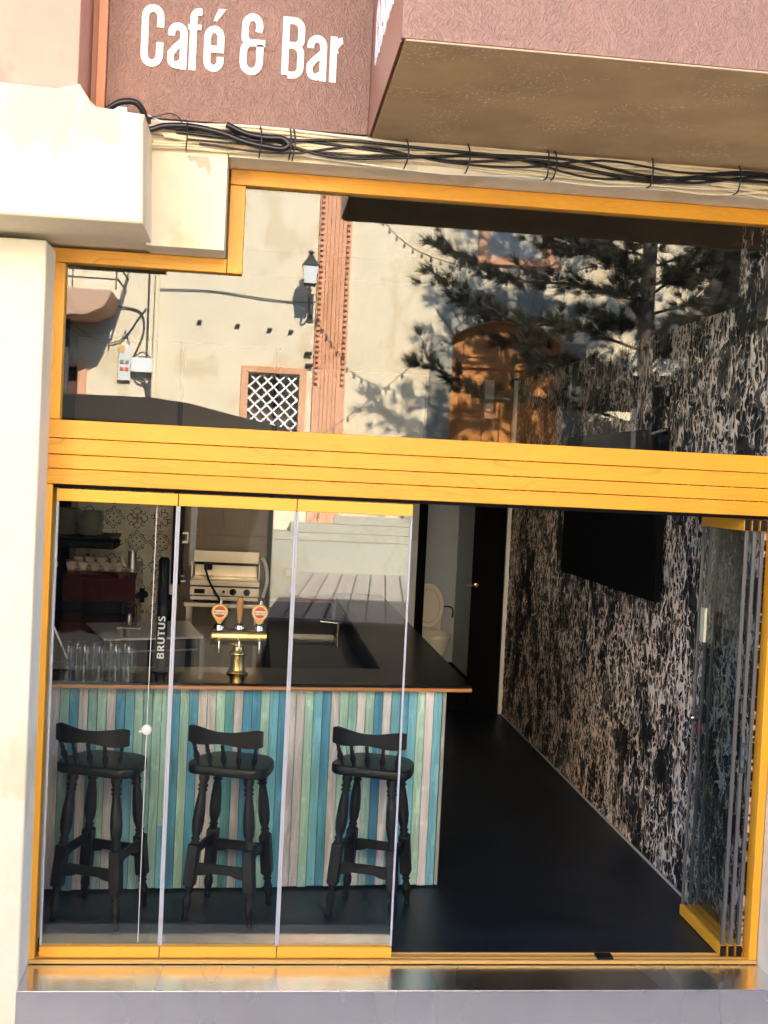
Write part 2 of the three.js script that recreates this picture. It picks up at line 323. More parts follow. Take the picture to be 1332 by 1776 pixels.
part('hinge_plate', merge([bx(-0.012, 0.012, 0.92, 0.945, 0.0025, 0.008), bx(-0.012, -0.007, 0.9455, 1.10, 0.0025, 0.008), bx(0.007, 0.012, 0.9455, 1.10, 0.0025, 0.008), bx(-0.0065, 0.0065, 0.99, 1.01, 0.0025, 0.008), bx(-0.0065, 0.0065, 1.05, 1.07, 0.0025, 0.008)]), chrome, f2);
foldedPanel('outermost folded glass panel next to the right jamb', 3.384);

// ------------------------------------------------------------------ cable bundle over the window
{
  const b = thing('cable_bundle', 'bundle of ivory and black cables tied along the lintel', 'cables');
  const r2 = rng(19);
  for (let i = 0; i < 13; i++) {
    const y0 = 3.672 + 0.0085 * i, pts = [];
    for (let x = 0.36; x < 6.4; x += 0.42) pts.push([x + (r2() - 0.5) * 0.2, y0 + (r2() - 0.5) * 0.045, 0.232 + r2() * 0.03]);
    part('ivory_cable', tube(pts, 0.004 + 0.0055 * r2(), 90, 7), i % 4 ? ivory : ivoryPale, b);
  }
  for (let i = 0; i < 5; i++) {
    const pts = [];
    for (let x = 0.45 + 0.05 * i; x < 6.4; x += 0.36) pts.push([x, 3.68 + r2() * 0.085, 0.262 + r2() * 0.022]);
    part('black_cable', tube(pts, 0.0036 + 0.0036 * r2(), 80, 6), cableBlack, b);
  }
  part('black_conduit', tube([[0.215, 3.79, 0.34], [0.27, 3.822, 0.35], [0.335, 3.826, 0.34], [0.365, 3.79, 0.32], [0.378, 3.735, 0.29], [0.45, 3.755, 0.285], [0.56, 3.762, 0.285], [0.70, 3.742, 0.29], [0.80, 3.712, 0.292], [0.90, 3.698, 0.294], [0.965, 3.697, 0.294], [0.988, 3.715, 0.294], [0.965, 3.737, 0.294], [0.88, 3.738, 0.294], [0.80, 3.748, 0.294], [0.715, 3.778, 0.30]], 0.0135, 160, 12), cableBlack, b);
  part('black_cable', tube([[0.37, 3.785, 0.27], [0.42, 3.80, 0.27], [0.47, 3.815, 0.27], [0.51, 3.80, 0.27], [0.525, 3.775, 0.28]], 0.0028, 30, 6), cableBlack, b);
  part('white_cable', tube([[0.36, 3.81, 0.26], [0.42, 3.785, 0.262], [0.48, 3.765, 0.268]], 0.0032, 20, 6), white, b);
  for (const x of [0.545, 0.86, 0.99, 1.005, 1.50, 1.775, 2.14, 2.17, 2.62, 3.03, 3.45]) {
    const w = (x * 37) % 0.012;
    part('cable_tie', tube([[x, 3.662, 0.245], [x + 0.002, 3.664, 0.292], [x + w, 3.70, 0.306], [x + w, 3.74, 0.308], [x + 0.002, 3.783, 0.29], [x, 3.784, 0.245]], 0.0035, 30, 6), cableBlack, b);
  }
}

// ------------------------------------------------------------------ interior shell
const floorTex = tex(1024, 1024, (u, v) => {
  const a = fbm(u * 10, v * 10, 111, 5), sc = sstep(0.66, 0.80, fbm(u * 60, v * 34, 115, 4)) * 0.25, sp = vn(u * 260, v * 260, 118) > 0.985 ? 0.6 : 0;
  const l = 0.36 + 0.26 * (a - 0.5) + sc * 0.35 + sp * (vn(u * 20, v * 20, 7) > 0.6 ? 1 : 0.2);
  return [l * 0.82, l * 0.95, l * 1.08];
}, 2.4, 2.4);
const floorMat = mat([0.085, 0.118, 0.155], { map: floorTex, roughness: 0.42, bumpMap: floorTex, bumpScale: 0.003 });
struct('floor', bx(-0.55, 3.41, -0.3, -0.002, -7.3, -0.056), floorMat);
struct('ceiling', bx(-0.6, 3.56, 3.28, 3.40, -7.4, -0.52), blackMatt);
struct('bulkhead', bx(-0.6, 3.56, 3.4005, 3.80, -0.62, -0.52), blackMatt);
struct('wall_left', bx(-0.75, -0.55, 0, 3.80, -7.4, -0.301), blackMatt);
// rough black wall with cream paint squiggles
const squigTex = tex(2048, 1320, (u, v) => {
  const x = u * 5.75, y = v * 3.75;
  const wx = x + 0.045 * (fbm(x * 13, y * 9, 131, 3) - 0.5), wy = y + 0.07 * (fbm(x * 11 + 7, y * 8, 137, 3) - 0.5);
  const n1 = fbm(wx * 24, wy * 13, 141, 2), n2 = fbm(wx * 36 + 11, wy * 19 + 5, 151, 2), n3 = fbm(wx * 58 + 3, wy * 40, 155, 2);
  const rg = 1 - Math.abs(n1 - 0.5) * 7.5, rg2 = 1 - Math.abs(n2 - 0.52) * 8, rg3 = 0.9 - Math.abs(n3 - 0.5) * 8;
  const patch = fbm(x * 3.1, y * 1.7, 161, 4), br = fbm(x * 26, y * 20, 171, 3);
  const gap = sstep(0.40, 0.56, fbm(x * 8, y * 5, 181, 3));
  let k = sstep(0.30, 0.50, Math.max(rg * (0.35 + 1.1 * patch), rg2 * (0.30 + 1.0 * patch), rg3 * (0.1 + 1.0 * patch)) * (0.62 + 0.5 * gap));
  k *= clamp(0.30 + 1.45 * br);
  const b = 0.022 + 0.04 * vn(x * 70, y * 70, 175), tint = vn(x * 14, y * 10, 177);
  return [b + 0.97 * k, b * 0.9 + (0.88 + 0.05 * tint) * k, b * 0.82 + (0.80 + 0.10 * tint) * k];
}, 0, 0);
{
  const g = bx(3.41, 3.56, 0.0, 3.80, -5.76, -0.056);
  const p = g.attributes.position, uv = g.attributes.uv;
  for (let i = 0; i < p.count; i++) uv.setXY(i, -p.getZ(i) / 5.75, p.getY(i) / 3.75);
  struct('wall_right', g, mat([0.96, 0.92, 0.90], { map: squigTex, bumpMap: squigTex, bumpScale: 0.014, roughness: 0.75 }));
}
struct('skirting', bx(3.395, 3.409, 0.0, 0.012, -5.76, -0.06, 0.003), mat([0.55, 0.53, 0.5]));
const greyWall = mat([0.60, 0.64, 0.70], { map: creamTex, roughness: 0.6 });
struct('wall_back', bx(1.02, 2.50, 0, 3.28, -5.80, -5.70), greyWall);
struct('door_surround', merge([bx(2.5005, 2.585, 0, 3.28, -5.80, -5.685), bx(2.5855, 3.06, 2.22, 3.28, -5.80, -5.69)]), blackMatt);
struct('corner_strip', bx(3.372, 3.409, 0.0, 3.28, -5.69, -5.66), white);
struct('toilet_wall', merge([bx(2.0, 3.30, 0.0, 3.28, -7.0, -6.9), bx(3.11, 3.20, 0, 3.28, -6.899, -5.801), bx(2.0, 2.1, 0, 3.28, -6.899, -5.801)]), mat([0.50, 0.55, 0.60], { roughness: 0.6 }));
struct('toilet_floor', bx(2.101, 3.109, 0.0, 0.30, -6.898, -5.802), blackMatt);
{
  const d = thing('inner_door', 'black inner door with small brass lever handle', 'door');
  part('door_leaf', bx(3.062, 3.37, 0.004, 2.9, -5.76, -5.70, 0.004), blackMatt, d);
  part('handle', merge([rod([3.10, 1.262, -5.70], [3.10, 1.262, -5.645], 0.008), rod([3.10, 1.262, -5.645], [3.00, 1.262, -5.645], 0.007), lathe([[0, 0], [0.022, 0], [0.022, 0.006], [0, 0.008]], 16).rotateX(Math.PI / 2).translate(3.10, 1.262, -5.699)]), brass, d);
}
{ // toilet seen through the doorway
  const t = thing('toilet', 'cream toilet with raised lid in the far doorway', 'toilet', [2.80, 0.30, -6.35]);
  const porcelain = mat([0.86, 0.79, 0.68], { roughness: 0.2 });
  const el = new THREE.Shape(); el.absellipse(0, 0, 0.17, 0.235, 0, Math.PI * 2);
  const lid = part('lid', ext(el, 0.03, 0.010, 40).rotateX(-0.12).translate(-0.03, 0.64, -0.26), porcelain, t);
  const ring = new THREE.Shape(); ring.absellipse(0, 0, 0.125, 0.18, 0, Math.PI * 2); const hole = new THREE.Path(); hole.absellipse(0, 0, 0.118, 0.173, 0, Math.PI * 2); ring.holes.push(hole);
  part('lid_groove', ext(ring, 0.004, 0, 40).rotateX(-0.12).translate(-0.03, 0.64, -0.2285), mat([0.5, 0.45, 0.38], { roughness: 0.3 }), lid);
  part('hinge', bx(-0.13, 0.07, 0.385, 0.405, -0.25, -0.22, 0.004), porcelain, t);
  const bowl = lathe([[0.06, 0], [0.09, 0.02], [0.10, 0.10], [0.15, 0.22], [0.185, 0.33], [0.19, 0.37], [0.175, 0.385], [0.15, 0.37], [0.12, 0.28], [0.05, 0.2], [0.0, 0.19]], 36); bowl.scale(1, 1, 1.3); bowl.translate(0, 0, -0.05);
  part('bowl', bowl, porcelain, t);
  part('cistern', bx(-0.20, 0.14, 0.36, 0.62, -0.545, -0.33, 0.02), porcelain, t);
  part('water_pipe', tube([[0.14, 0.62, -0.40], [0.22, 0.62, -0.42], [0.265, 0.60, -0.43], [0.275, 0.53, -0.45], [0.28, 0.50, -0.5]], 0.008, 30, 8), blackPaint, t);
}

// television on the rough wall
{
  const t = thing('television', 'large black television mounted on the rough right wall', 'television');
  part('screen', bx(3.334, 3.338, 1.63, 2.64, -3.47, -1.39, 0.001), blackMatt, t);
  part('casing', bx(3.339, 3.385, 1.605, 2.665, -3.50, -1.36, 0.006), blackMatt, t);
  part('bracket', bx(3.3855, 3.409, 1.9, 2.3, -2.7, -2.2), blackPaint, t);
}

// ------------------------------------------------------------------ bar counter
const bar = thing('bar_counter', 'L shaped bar counter clad in blue green and grey planks', 'counter');
const topMat = new THREE.MeshPhysicalMaterial({ color: lin(0.018, 0.014, 0.012), roughness: 0.22, map: tex(512, 512, (u, v) => { const l = 0.75 + 0.5 * (fbm(u * 4, v * 30, 181, 4) - 0.5); return [l, l * 0.9, l * 0.8]; }, 1.2, 1.2) });
{
  const s = poly([[-0.54, 0.665], [2.155, 0.900], [2.155, 5.60], [1.694, 5.60], [1.694, 1.385], [-0.54, 1.135]]);
  const g = ext(s, 0.028, 0.003).rotateX(-Math.PI / 2).translate(0, 1.117, 0);
  part('countertop', uvBox(g), topMat, bar, 'glossy near black countertop');
  const a = V(-0.54, 0, -0.662), b = V(2.157, 0, -0.897), ang = Math.atan2(-(b.z - a.z), b.x - a.x), len = a.distanceTo(b);
  part('front_edge', new RoundedBoxGeometry(len, 0.020, 0.016, 2, 0.006).rotateY(ang).translate((a.x + b.x) / 2, 1.121, (a.z + b.z) / 2), mat([0.48, 0.19, 0.055], { roughness: 0.35 }), bar, 'orange brown wooden edge strip');
}
const plankGrain = tex(512, 1024, (u, v) => {
  const w = fbm(u * 3, v * 4, 191, 3) * 2.2, s = vn(u * 90 + w * 6, v * 5, 193), f = fbm(u * 14 + w, v * 5, 195, 4), worn = sstep(0.58, 0.78, fbm(u * 9, v * 11, 197, 5));
  const l = 0.84 + 0.14 * (s - 0.5) + 0.20 * (f - 0.5) + 0.10 * worn;
  return [l + 0.03 * worn, l, l - 0.01 * worn];
}, 0.42, 1.1);
const pal = { t: [0.16, 0.50, 0.52], g: [0.34, 0.62, 0.53], l: [0.50, 0.78, 0.64], b: [0.11, 0.40, 0.58], s: [0.24, 0.62, 0.74], e: [0.76, 0.72, 0.69], w: [0.92, 0.89, 0.86], d: [0.48, 0.53, 0.46] };
const palMat = {}; for (const k in pal) palMat[k] = mat(pal[k], { map: plankGrain, roughness: 0.6, bumpMap: plankGrain, bumpScale: 0.0012 });
{
  const seq = 'egtegbetlebletl' + 'ebsbeeltebllsl' + 'beewebelbwlbwsle' + 'w';
  const a = V(-0.50, 0, -0.797), b = V(2.000, 0, -0.950), n = 52, dir = b.clone().sub(a).divideScalar(n), ang = Math.atan2(-dir.z, dir.x), w = dir.length();
  const ordered = 'wegeltb' + 'tegbetlebslgl' + 'sblbeelteblls' + 'beel' + 'sbelbwlbwsbslws';
  for (let i = 0; i < n; i++) {
    const c = a.clone().addScaledVector(dir, i + 0.5), k = ordered[i % ordered.length], out = rr(0.012, 0.017);
    const split = [[30, 0.72, 'b'], [41, 0.55, 'g'], [20, 0.35, 'l'], [12, 0.8, 'g']].find(s => s[0] === i);
    const segs = split ? [[0.012, split[1], k], [split[1] + 0.001, 1.112, split[2]]] : [[rr(0.006, 0.016), 1.112, k]];
    for (const [y0, y1, kk] of segs) {
      const g = new RoundedBoxGeometry(w - 0.0022, y1 - y0, out, 1, 0.0018); uvBox(g, false, i * 0.137, i * 0.31);
      g.rotateY(ang + rr(-0.006, 0.006)).translate(c.x, (y0 + y1) / 2, c.z + out / 2);
      part('plank', g, palMat[kk], bar);
      for (const yy of [y0 + 0.045, y1 - 0.05]) if (rnd() > 0.4) part('nail', new THREE.SphereGeometry(0.0032, 6, 4).translate(c.x + rr(-0.01, 0.01), yy + rr(-0.008, 0.008), c.z + out - 0.0005), chrome, bar);
    }
  }
  part('end_board', bx(2.003, 2.022, 0.01, 1.112, -1.02, -0.935, 0.002, false), palMat.d, bar);
  part('carcass', merge([bx(2.002, 2.02, 0.0, 1.112, -5.6, -1.022), bx(1.72, 1.74, 0, 1.112, -5.6, -1.36), uvBox(ext(poly([[-0.54, 0.81], [2.0, 0.966], [2.0, 0.99], [-0.54, 0.834]]), 1.11).rotateX(-Math.PI / 2)), bx(-0.54, 1.715, 0.0, 1.112, -1.28, -1.26)]), blackPaint, bar);
}

// ------------------------------------------------------------------ bar stools
const stoolMat = new THREE.MeshPhysicalMaterial({ color: lin(0.006, 0.006, 0.0065), roughness: 0.45, specularIntensity: 0.7 });
function makeStool(label) {
  const t = thing('bar_stool', label, 'bar stool', [0, 0, 0], 0, 'black turned wooden stools along the bar');
  // seat: rounded D outline, dished
  const s = new THREE.Shape();
  s.moveTo(-0.13, 0.165); s.bezierCurveTo(-0.19, 0.16, -0.205, 0.10, -0.195, 0.03); s.bezierCurveTo(-0.19, -0.08, -0.16, -0.175, -0.07, -0.185);
  s.lineTo(0.07, -0.185); s.bezierCurveTo(0.16, -0.175, 0.19, -0.08, 0.195, 0.03); s.bezierCurveTo(0.205, 0.10, 0.19, 0.16, 0.13, 0.165); s.closePath();
  const sg = new THREE.ExtrudeGeometry(s, { depth: 0.028, bevelEnabled: true, bevelSize: 0.010, bevelThickness: 0.010, bevelOffset: -0.010, bevelSegments: 3, curveSegments: 10 });
  sg.rotateX(Math.PI / 2).translate(0, 0.782, 0);
  sg.scale(1.07, 1, 1.0); part('seat', toCreasedNormals(sg, 0.6), stoolMat, t);
  // curved back rail toward +z
  const bp = [], N = 14;
  const top = u => 0.985 + 0.016 * Math.sin(Math.PI * 2 * (u * 1.0 + 0.75)) * -0.6 + (Math.abs(u - 0.5) > 0.44 ? -0.008 : 0);
  const ring = u => { const a = (u - 0.5) * 1.15; const r = 0.33; return [Math.sin(a) * r * 1.08, 0.195 - (1 - Math.cos(a)) * r * 0.9]; };
  const pos = [], idx = [];
  for (let i = 0; i <= N; i++) { const u = i / N, [x, z] = ring(u), yt = top(u), yb = 0.912 + 0.008 * Math.cos((u - 0.5) * 9); for (const [dz, y] of [[0.013, yb], [0.013, yt], [-0.011, yt], [-0.011, yb]]) pos.push(x, y, z + dz); }
  for (let i = 0; i < N; i++) for (let k = 0; k < 4; k++) { const a = i * 4 + k, b = i * 4 + (k + 1) % 4, c = a + 4, d = b + 4; idx.push(a, c, b, b, c, d); }
  idx.push(0, 1, 2, 0, 2, 3, N * 4, N * 4 + 2, N * 4 + 1, N * 4, N * 4 + 3, N * 4 + 2);
  const bg = new THREE.BufferGeometry(); bg.setAttribute('position', new THREE.Float32BufferAttribute(pos, 3)); bg.setIndex(idx);
  part('back_rail', toCreasedNormals(bg.toNonIndexed(), 0.7), stoolMat, t);
  const spP = [[0.0, 0], [0.007, 0], [0.010, 0.016], [0.007, 0.024], [0.007, 0.030], [0.012, 0.055], [0.0125, 0.07], [0.007, 0.098], [0.010, 0.106], [0.007, 0.113], [0.008, 0.145], [0.0, 0.145]];
  for (let k = 0; k < 5; k++) {
    const u = 0.08 + 0.21 * k, [x, z] = ring(u), bx0 = x * 0.86, bz0 = z * 0.72 + 0.01;
    const g = lathe(spP.map(p => [p[0] * 1.3, p[1]]), 12), A = V(bx0, 0.776, bz0), B = V(x, 0.912, z), d = B.clone().sub(A);
    g.scale(1, d.length() / 0.145, 1); g.applyQuaternion(new THREE.Quaternion().setFromUnitVectors(V(0, 1, 0), d.normalize())); g.translate(A.x, A.y, A.z);
    part('spindle', g, stoolMat, t);
  }
  const up = [[0.013, 0.382], [0.019, 0.392], [0.013, 0.402], [0.019, 0.412], [0.013, 0.423], [0.0205, 0.455], [0.0235, 0.50], [0.021, 0.57], [0.0155, 0.635], [0.0135, 0.652], [0.0205, 0.662], [0.0135, 0.672], [0.0215, 0.683], [0.0145, 0.694], [0.021, 0.72], [0.017, 0.765], [0, 0.765]];
  const low = [[0, 0.002], [0.012, 0.002], [0.0135, 0.012], [0.0105, 0.035], [0.0185, 0.085], [0.0175, 0.105], [0.011, 0.135], [0.018, 0.145], [0.011, 0.156], [0.018, 0.166], [0.014, 0.178]];
  const legs = [];
  for (const [sx, sz] of [[-1, 1], [1, 1], [-1, -1], [1, -1]]) {
    const g = merge([lathe(up.map(p => [p[0] * 1.32, p[1]]), 16), lathe(low.map(p => [p[0] * 1.32, p[1]]), 16), new RoundedBoxGeometry(0.058, 0.212, 0.058, 1, 0.008).translate(0, 0.28, 0)]);
    const A = V(sx * 0.172, 0, sz * 0.165), B = V(sx * 0.115, 0.765, sz * 0.105), d = B.clone().sub(A).normalize();
    g.applyQuaternion(new THREE.Quaternion().setFromUnitVectors(V(0, 1, 0), d)).translate(A.x, A.y, A.z);
    part('leg', g, stoolMat, t); legs.push(y => [A.x + d.x / d.y * y, y, A.z + d.z / d.y * y]);
  }
  for (const [i, j, y] of [[0, 1, 0.262], [2, 3, 0.30], [0, 2, 0.335], [1, 3, 0.335]]) {
    const a = V(...legs[i](y)), b = V(...legs[j](y)), m = a.clone().add(b).multiplyScalar(0.5), L = a.distanceTo(b) - 0.03;
    const sh = new THREE.Shape(); sh.moveTo(-L / 2, 0.030); sh.lineTo(L / 2, 0.030); sh.lineTo(L / 2, -0.034); sh.quadraticCurveTo(L * 0.3, -0.034, L * 0.22, -0.018); sh.lineTo(-L * 0.22, -0.018); sh.quadraticCurveTo(-L * 0.3, -0.034, -L / 2, -0.034); sh.closePath();
    const g = ext(sh, 0.018, 0.003, 5).translate(0, 0, -0.009); g.rotateY(Math.atan2(-(b.z - a.z), b.x - a.x)).translate(m.x, m.y, m.z);
    part('stretcher', g, stoolMat, t);
  }
  return t;
}
const stool = makeStool('black bar stool behind the left glass panel');
stool.position.set(0.215, 0, -0.515); stool.rotation.y = -0.34;
copy(stool, 'black bar stool behind the middle glass panel', [0.862, 0, -0.545], -0.31);
copy(stool, 'black bar stool nearest the open doorway', [1.598, 0, -0.575], -0.36);

// ------------------------------------------------------------------ things on the counter
{ // brass beer tower
  const t = thing('beer_tap_tower', 'brass beer tap tower with two round badges on the counter', 'beer tap', [0.852, 1.146, -1.10], 0.08);
  part('column', lathe([[0, 0], [0.060, 0], [0.060, 0.008], [0.045, 0.014], [0.040, 0.03], [0.040, 0.10], [0.050, 0.106], [0.050, 0.118], [0.036, 0.126], [0.030, 0.150], [0.036, 0.156], [0.036, 0.19], [0, 0.19]], 32), brass, t);
  const bar_ = lathe([[0, -0.155], [0.044, -0.155], [0.048, -0.150], [0.048, -0.052], [0.049, -0.050], [0.053, -0.045], [0.053, 0.045], [0.049, 0.050], [0.048, 0.150], [0.044, 0.155], [0, 0.155]], 32).rotateZ(Math.PI / 2).translate(0, 0.205, 0);
  part('cross_bar', bar_, brass, t);
  for (const x of [-0.112, 0, 0.112]) {
    part('tap_collar', merge([lathe([[0.030, 0], [0.030, 0.03], [0.022, 0.042], [0.012, 0.048], [0, 0.05]], 24).translate(x, 0.235, 0), rod([x, 0.28, 0], [x, 0.315, 0.006], 0.005)]), chrome, t);
    part('spout', tube([[x, 0.20, 0.035], [x, 0.19, 0.060], [x, 0.155, 0.066], [x, 0.125, 0.066]], 0.007, 16, 8), chrome, t);
  }
  part('handle', lathe([[0, 0], [0.011, 0], [0.013, 0.02], [0.0185, 0.095], [0.020, 0.115], [0.017, 0.130], [0.009, 0.140], [0, 0.142]], 24).translate(0, 0.290, 0.004), mat([0.50, 0.22, 0.06], { roughness: 0.4 }), t);
  const cv = document.createElement('canvas'); cv.width = cv.height = 256; const c = cv.getContext('2d');
  c.fillStyle = '#e8a23c'; c.fillRect(0, 0, 256, 256);
  c.fillStyle = '#f3dfb0'; c.beginPath(); c.arc(128, 128, 118, 0, 7); c.fill();
  c.fillStyle = '#d9822e'; c.beginPath(); c.arc(128, 128, 100, 0, 7); c.fill();
  c.save(); c.beginPath(); c.arc(128, 128, 92, 0, 7); c.clip();
  c.fillStyle = '#d6301c'; c.fillRect(0, 172, 256, 90); c.fillStyle = '#e0562c'; c.fillRect(0, 30, 256, 66);
  c.fillStyle = '#f1e6c8'; c.fillRect(0, 100, 256, 68);
  c.fillStyle = '#c9391f'; c.beginPath(); c.moveTo(50, 96); c.quadraticCurveTo(128, 50, 206, 96); c.lineTo(206, 108); c.quadraticCurveTo(128, 78, 50, 108); c.fill();
  c.restore(); c.fillStyle = '#26221c'; c.font = 'bold 46px serif'; c.textAlign = 'center'; c.textBaseline = 'middle'; c.fillText('Krugers', 128, 136);
  const bt = new THREE.CanvasTexture(cv); bt.colorSpace = THREE.SRGBColorSpace;
  const badgeFace = new THREE.MeshStandardMaterial({ map: bt, roughness: 0.35 });
  for (const x of [-0.112, 0.112]) {
    const sh = new THREE.Shape(); sh.absarc(0, 0, 0.046, -0.9, Math.PI + 0.9, false); sh.lineTo(-0.005, -0.072); sh.lineTo(0.005, -0.072); sh.closePath();
    const b = part('badge', ext(sh, 0.014, 0.002, 28).translate(x, 0.345, 0.0), mat([0.75, 0.42, 0.12], { roughness: 0.35 }), t);
    part('badge_face', new THREE.CircleGeometry(0.0425, 36).translate(x, 0.345, 0.0146), badgeFace, b);
    part('badge_stem', merge([rod([x, 0.28, 0.004], [x, 0.31, 0.004], 0.006), rod([x + 0.006, 0.385, 0.004], [x + 0.006, 0.412, 0.004], 0.010)]), chrome, t);
  }
}
{ // upturned beer glasses
  const prof = [[0.0365, 0.0], [0.0385, 0.002], [0.0395, 0.05], [0.0390, 0.11], [0.0365, 0.135], [0.030, 0.158], [0.022, 0.166], [0.0, 0.168], [0.0, 0.152], [0.026, 0.146], [0.034, 0.130], [0.0370, 0.108], [0.0375, 0.05], [0.0365, 0.0]];
  const spots = [[-0.062, -0.985, 'leftmost upturned beer glass on the counter'], [0.022, -1.000, 'second upturned beer glass from the left in the front row'], [0.103, -0.990, 'middle upturned beer glass of the front row'], [0.190, -1.005, 'fourth upturned beer glass, just left of the last'], [0.262, -0.995, 'rightmost upturned beer glass, left of the black column'],
    [-0.03, -1.09, 'back row upturned beer glass at the far left'], [0.06, -1.095, 'back row upturned beer glass, second from the left'], [0.15, -1.10, 'back row upturned beer glass, second from the right'], [0.228, -1.09, 'back row upturned beer glass at the right end']];
  spots.forEach(([x, z, l], i) => {
    const t = thing('beer_glass', l, 'glass', [x, 1.1465, z], 0, 'upturned glasses on the bar');
    part('tumbler', lathe(prof, 24), glassWare, t);
    part('handle', new THREE.TorusGeometry(0.032, 0.0055, 8, 20, Math.PI).rotateZ(-Math.PI / 2).translate(0.037, 0.072, 0).rotateY(2.2 + i * 0.35), glassWare, t);
  });
}
{ // black column with vertical white letters
  const t = thing('black_drink_column', 'slim black column with vertical white letters behind the glasses', 'column', [0.424, 1.146, -1.10]);
  part('body', merge([lathe([[0, 0], [0.045, 0], [0.045, 0.010], [0.030, 0.016], [0.030, 0.62], [0.022, 0.635], [0, 0.636]], 28)]), blackPaint, t);
  const cv = document.createElement('canvas'); cv.width = 512; cv.height = 96; const c = cv.getContext('2d');
  c.fillStyle = '#060606'; c.fillRect(0, 0, 512, 96); c.fillStyle = '#f2f2f2'; c.font = 'bold 92px sans-serif'; c.textAlign = 'center'; c.textBaseline = 'middle'; c.fillText('BRUTUS', 256, 50, 490);
  const tx = new THREE.CanvasTexture(cv); tx.colorSpace = THREE.SRGBColorSpace;
  const g = new THREE.CylinderGeometry(0.0306, 0.0306, 0.36, 24, 1, true, -1.0, 2.0), uv = g.attributes.uv;
  for (let i = 0; i < uv.count; i++) uv.setXY(i, uv.getY(i), 1 - uv.getX(i));
  part('lettering', g.translate(0, 0.19, 0), new THREE.MeshStandardMaterial({ map: tx, roughness: 0.4 }), t);
}
// ------------------------------------------------------------------ behind the bar
const tileMats = [0, 1, 2, 3].map(k => {
  const cv = document.createElement('canvas'); cv.width = cv.height = 256; const c = cv.getContext('2d');
  c.fillStyle = ['#d8cbb0', '#cdc9b6', '#d6ccb4', '#cbc3ae'][k]; c.fillRect(0, 0, 256, 256); c.translate(128, 128);
  const ink = ['#3a3a38', '#3c4a50', '#444038', '#4a4640'][k], gold = '#a2752e';
  for (let q = 0; q < (k === 0 ? 8 : 4); q++) {
    c.save(); c.rotate(q * Math.PI * (k === 0 ? 0.25 : 0.5));
    c.strokeStyle = ink; c.lineWidth = k === 0 ? 12 : 9; c.lineCap = 'round';
    if (k === 0) { c.beginPath(); c.moveTo(0, 14); c.quadraticCurveTo(34, 60, 10, 108); c.stroke(); c.beginPath(); c.moveTo(0, 20); c.quadraticCurveTo(-30, 60, -8, 106); c.stroke(); c.fillStyle = '#5a4a3a'; c.beginPath(); c.ellipse(0, 74, 8, 26, 0, 0, 7); c.fill(); }
    if (k === 1) { c.beginPath(); c.arc(0, 78, 34, 0.4, 5.2); c.stroke(); c.beginPath(); c.arc(64, 64, 22, 1, 5.6); c.stroke(); c.fillStyle = gold; c.beginPath(); c.moveTo(0, 8); c.lineTo(16, 34); c.lineTo(0, 62); c.lineTo(-16, 34); c.fill(); }
    if (k === 2) { c.beginPath(); c.arc(46, 46, 28, -0.6, 3.8); c.stroke(); c.beginPath(); c.arc(-20, 92, 20, 2, 7); c.stroke(); c.beginPath(); c.moveTo(0, 24); c.lineTo(0, 80); c.stroke(); }
    if (k === 3) { c.lineWidth = 7; for (let j = 0; j < 3; j++) { c.beginPath(); c.arc(34 * j, 104 - 30 * j, 16, 0, 7); c.stroke(); } c.fillStyle = ink; c.beginPath(); c.arc(0, 40, 10, 0, 7); c.fill(); c.fillStyle = '#7b6a4a'; c.beginPath(); c.arc(70, 70, 12, 0, 7); c.fill(); }
    c.restore();
  }
  if (k === 1) { c.fillStyle = gold; c.beginPath(); c.arc(0, 0, 22, 0, 7); c.fill(); }
  const t = new THREE.CanvasTexture(cv); t.colorSpace = THREE.SRGBColorSpace;
  return new THREE.MeshStandardMaterial({ map: t, roughness: 0.35 });
});
const brownTile = mat([0.30, 0.21, 0.135], { roughness: 0.35, map: creamTex });
{
  const kw = struct('kitchen_wall', bx(-0.55, 1.02, 0, 3.28, -4.12, -4.02), mat([0.34, 0.29, 0.23]));
  const tg = new THREE.BoxGeometry(0.186, 0.186, 0.012), pick = [0, 1, 3, 2, 1, 0, 2, 3, 3, 1, 2, 0];
  let q = 0;
  for (let r = 0; r < 8; r++) for (let cidx = 0; cidx < 4; cidx++) {
    const m = part('tile', tg, tileMats[[[2, 1, 0, 3], [1, 3, 1, 2], [3, 2, 3, 3], [0, 1, 2, 1], [2, 3, 1, 3]][r % 5][cidx]], kw); m.position.set(0.162 - 0.188 * (3 - cidx), 2.045 - 0.188 * r, -4.013); m.rotation.z = Math.PI / 2 * ((q += 3) % 4);
  }
  for (let r = 0; r < 6; r++) for (let i = 0; i < 2; i++) part('wide_tile', bx(0.30 + 0.365 * i, 0.661 + 0.365 * i, 1.00 + 0.25 * r, 1.247 + 0.25 * r, -4.019, -4.008, 0.001), brownTile, kw);
  struct('corner_post', bx(0.262, 0.296, 0, 3.28, -4.018, -3.96), blackPaint);
  struct('corner_post', bx(1.021, 1.055, 0, 3.28, -4.12, -3.94), blackPaint);
  struct('side_partition', bx(1.021, 1.06, 0, 3.28, -5.70, -4.1205), greyWall);
}
{ // back shelf with wooden edge
  const t = thing('back_shelf', 'low wooden shelf against the grey back wall', 'shelf');
  part('board', bx(1.062, 1.69, 1.065, 1.10, -5.69, -5.42, 0.003), mat([0.30, 0.14, 0.05], { roughness: 0.4 }), t);
  part('backing', bx(1.062, 1.69, 0.6, 1.064, -5.69, -5.66), blackPaint, t);
}
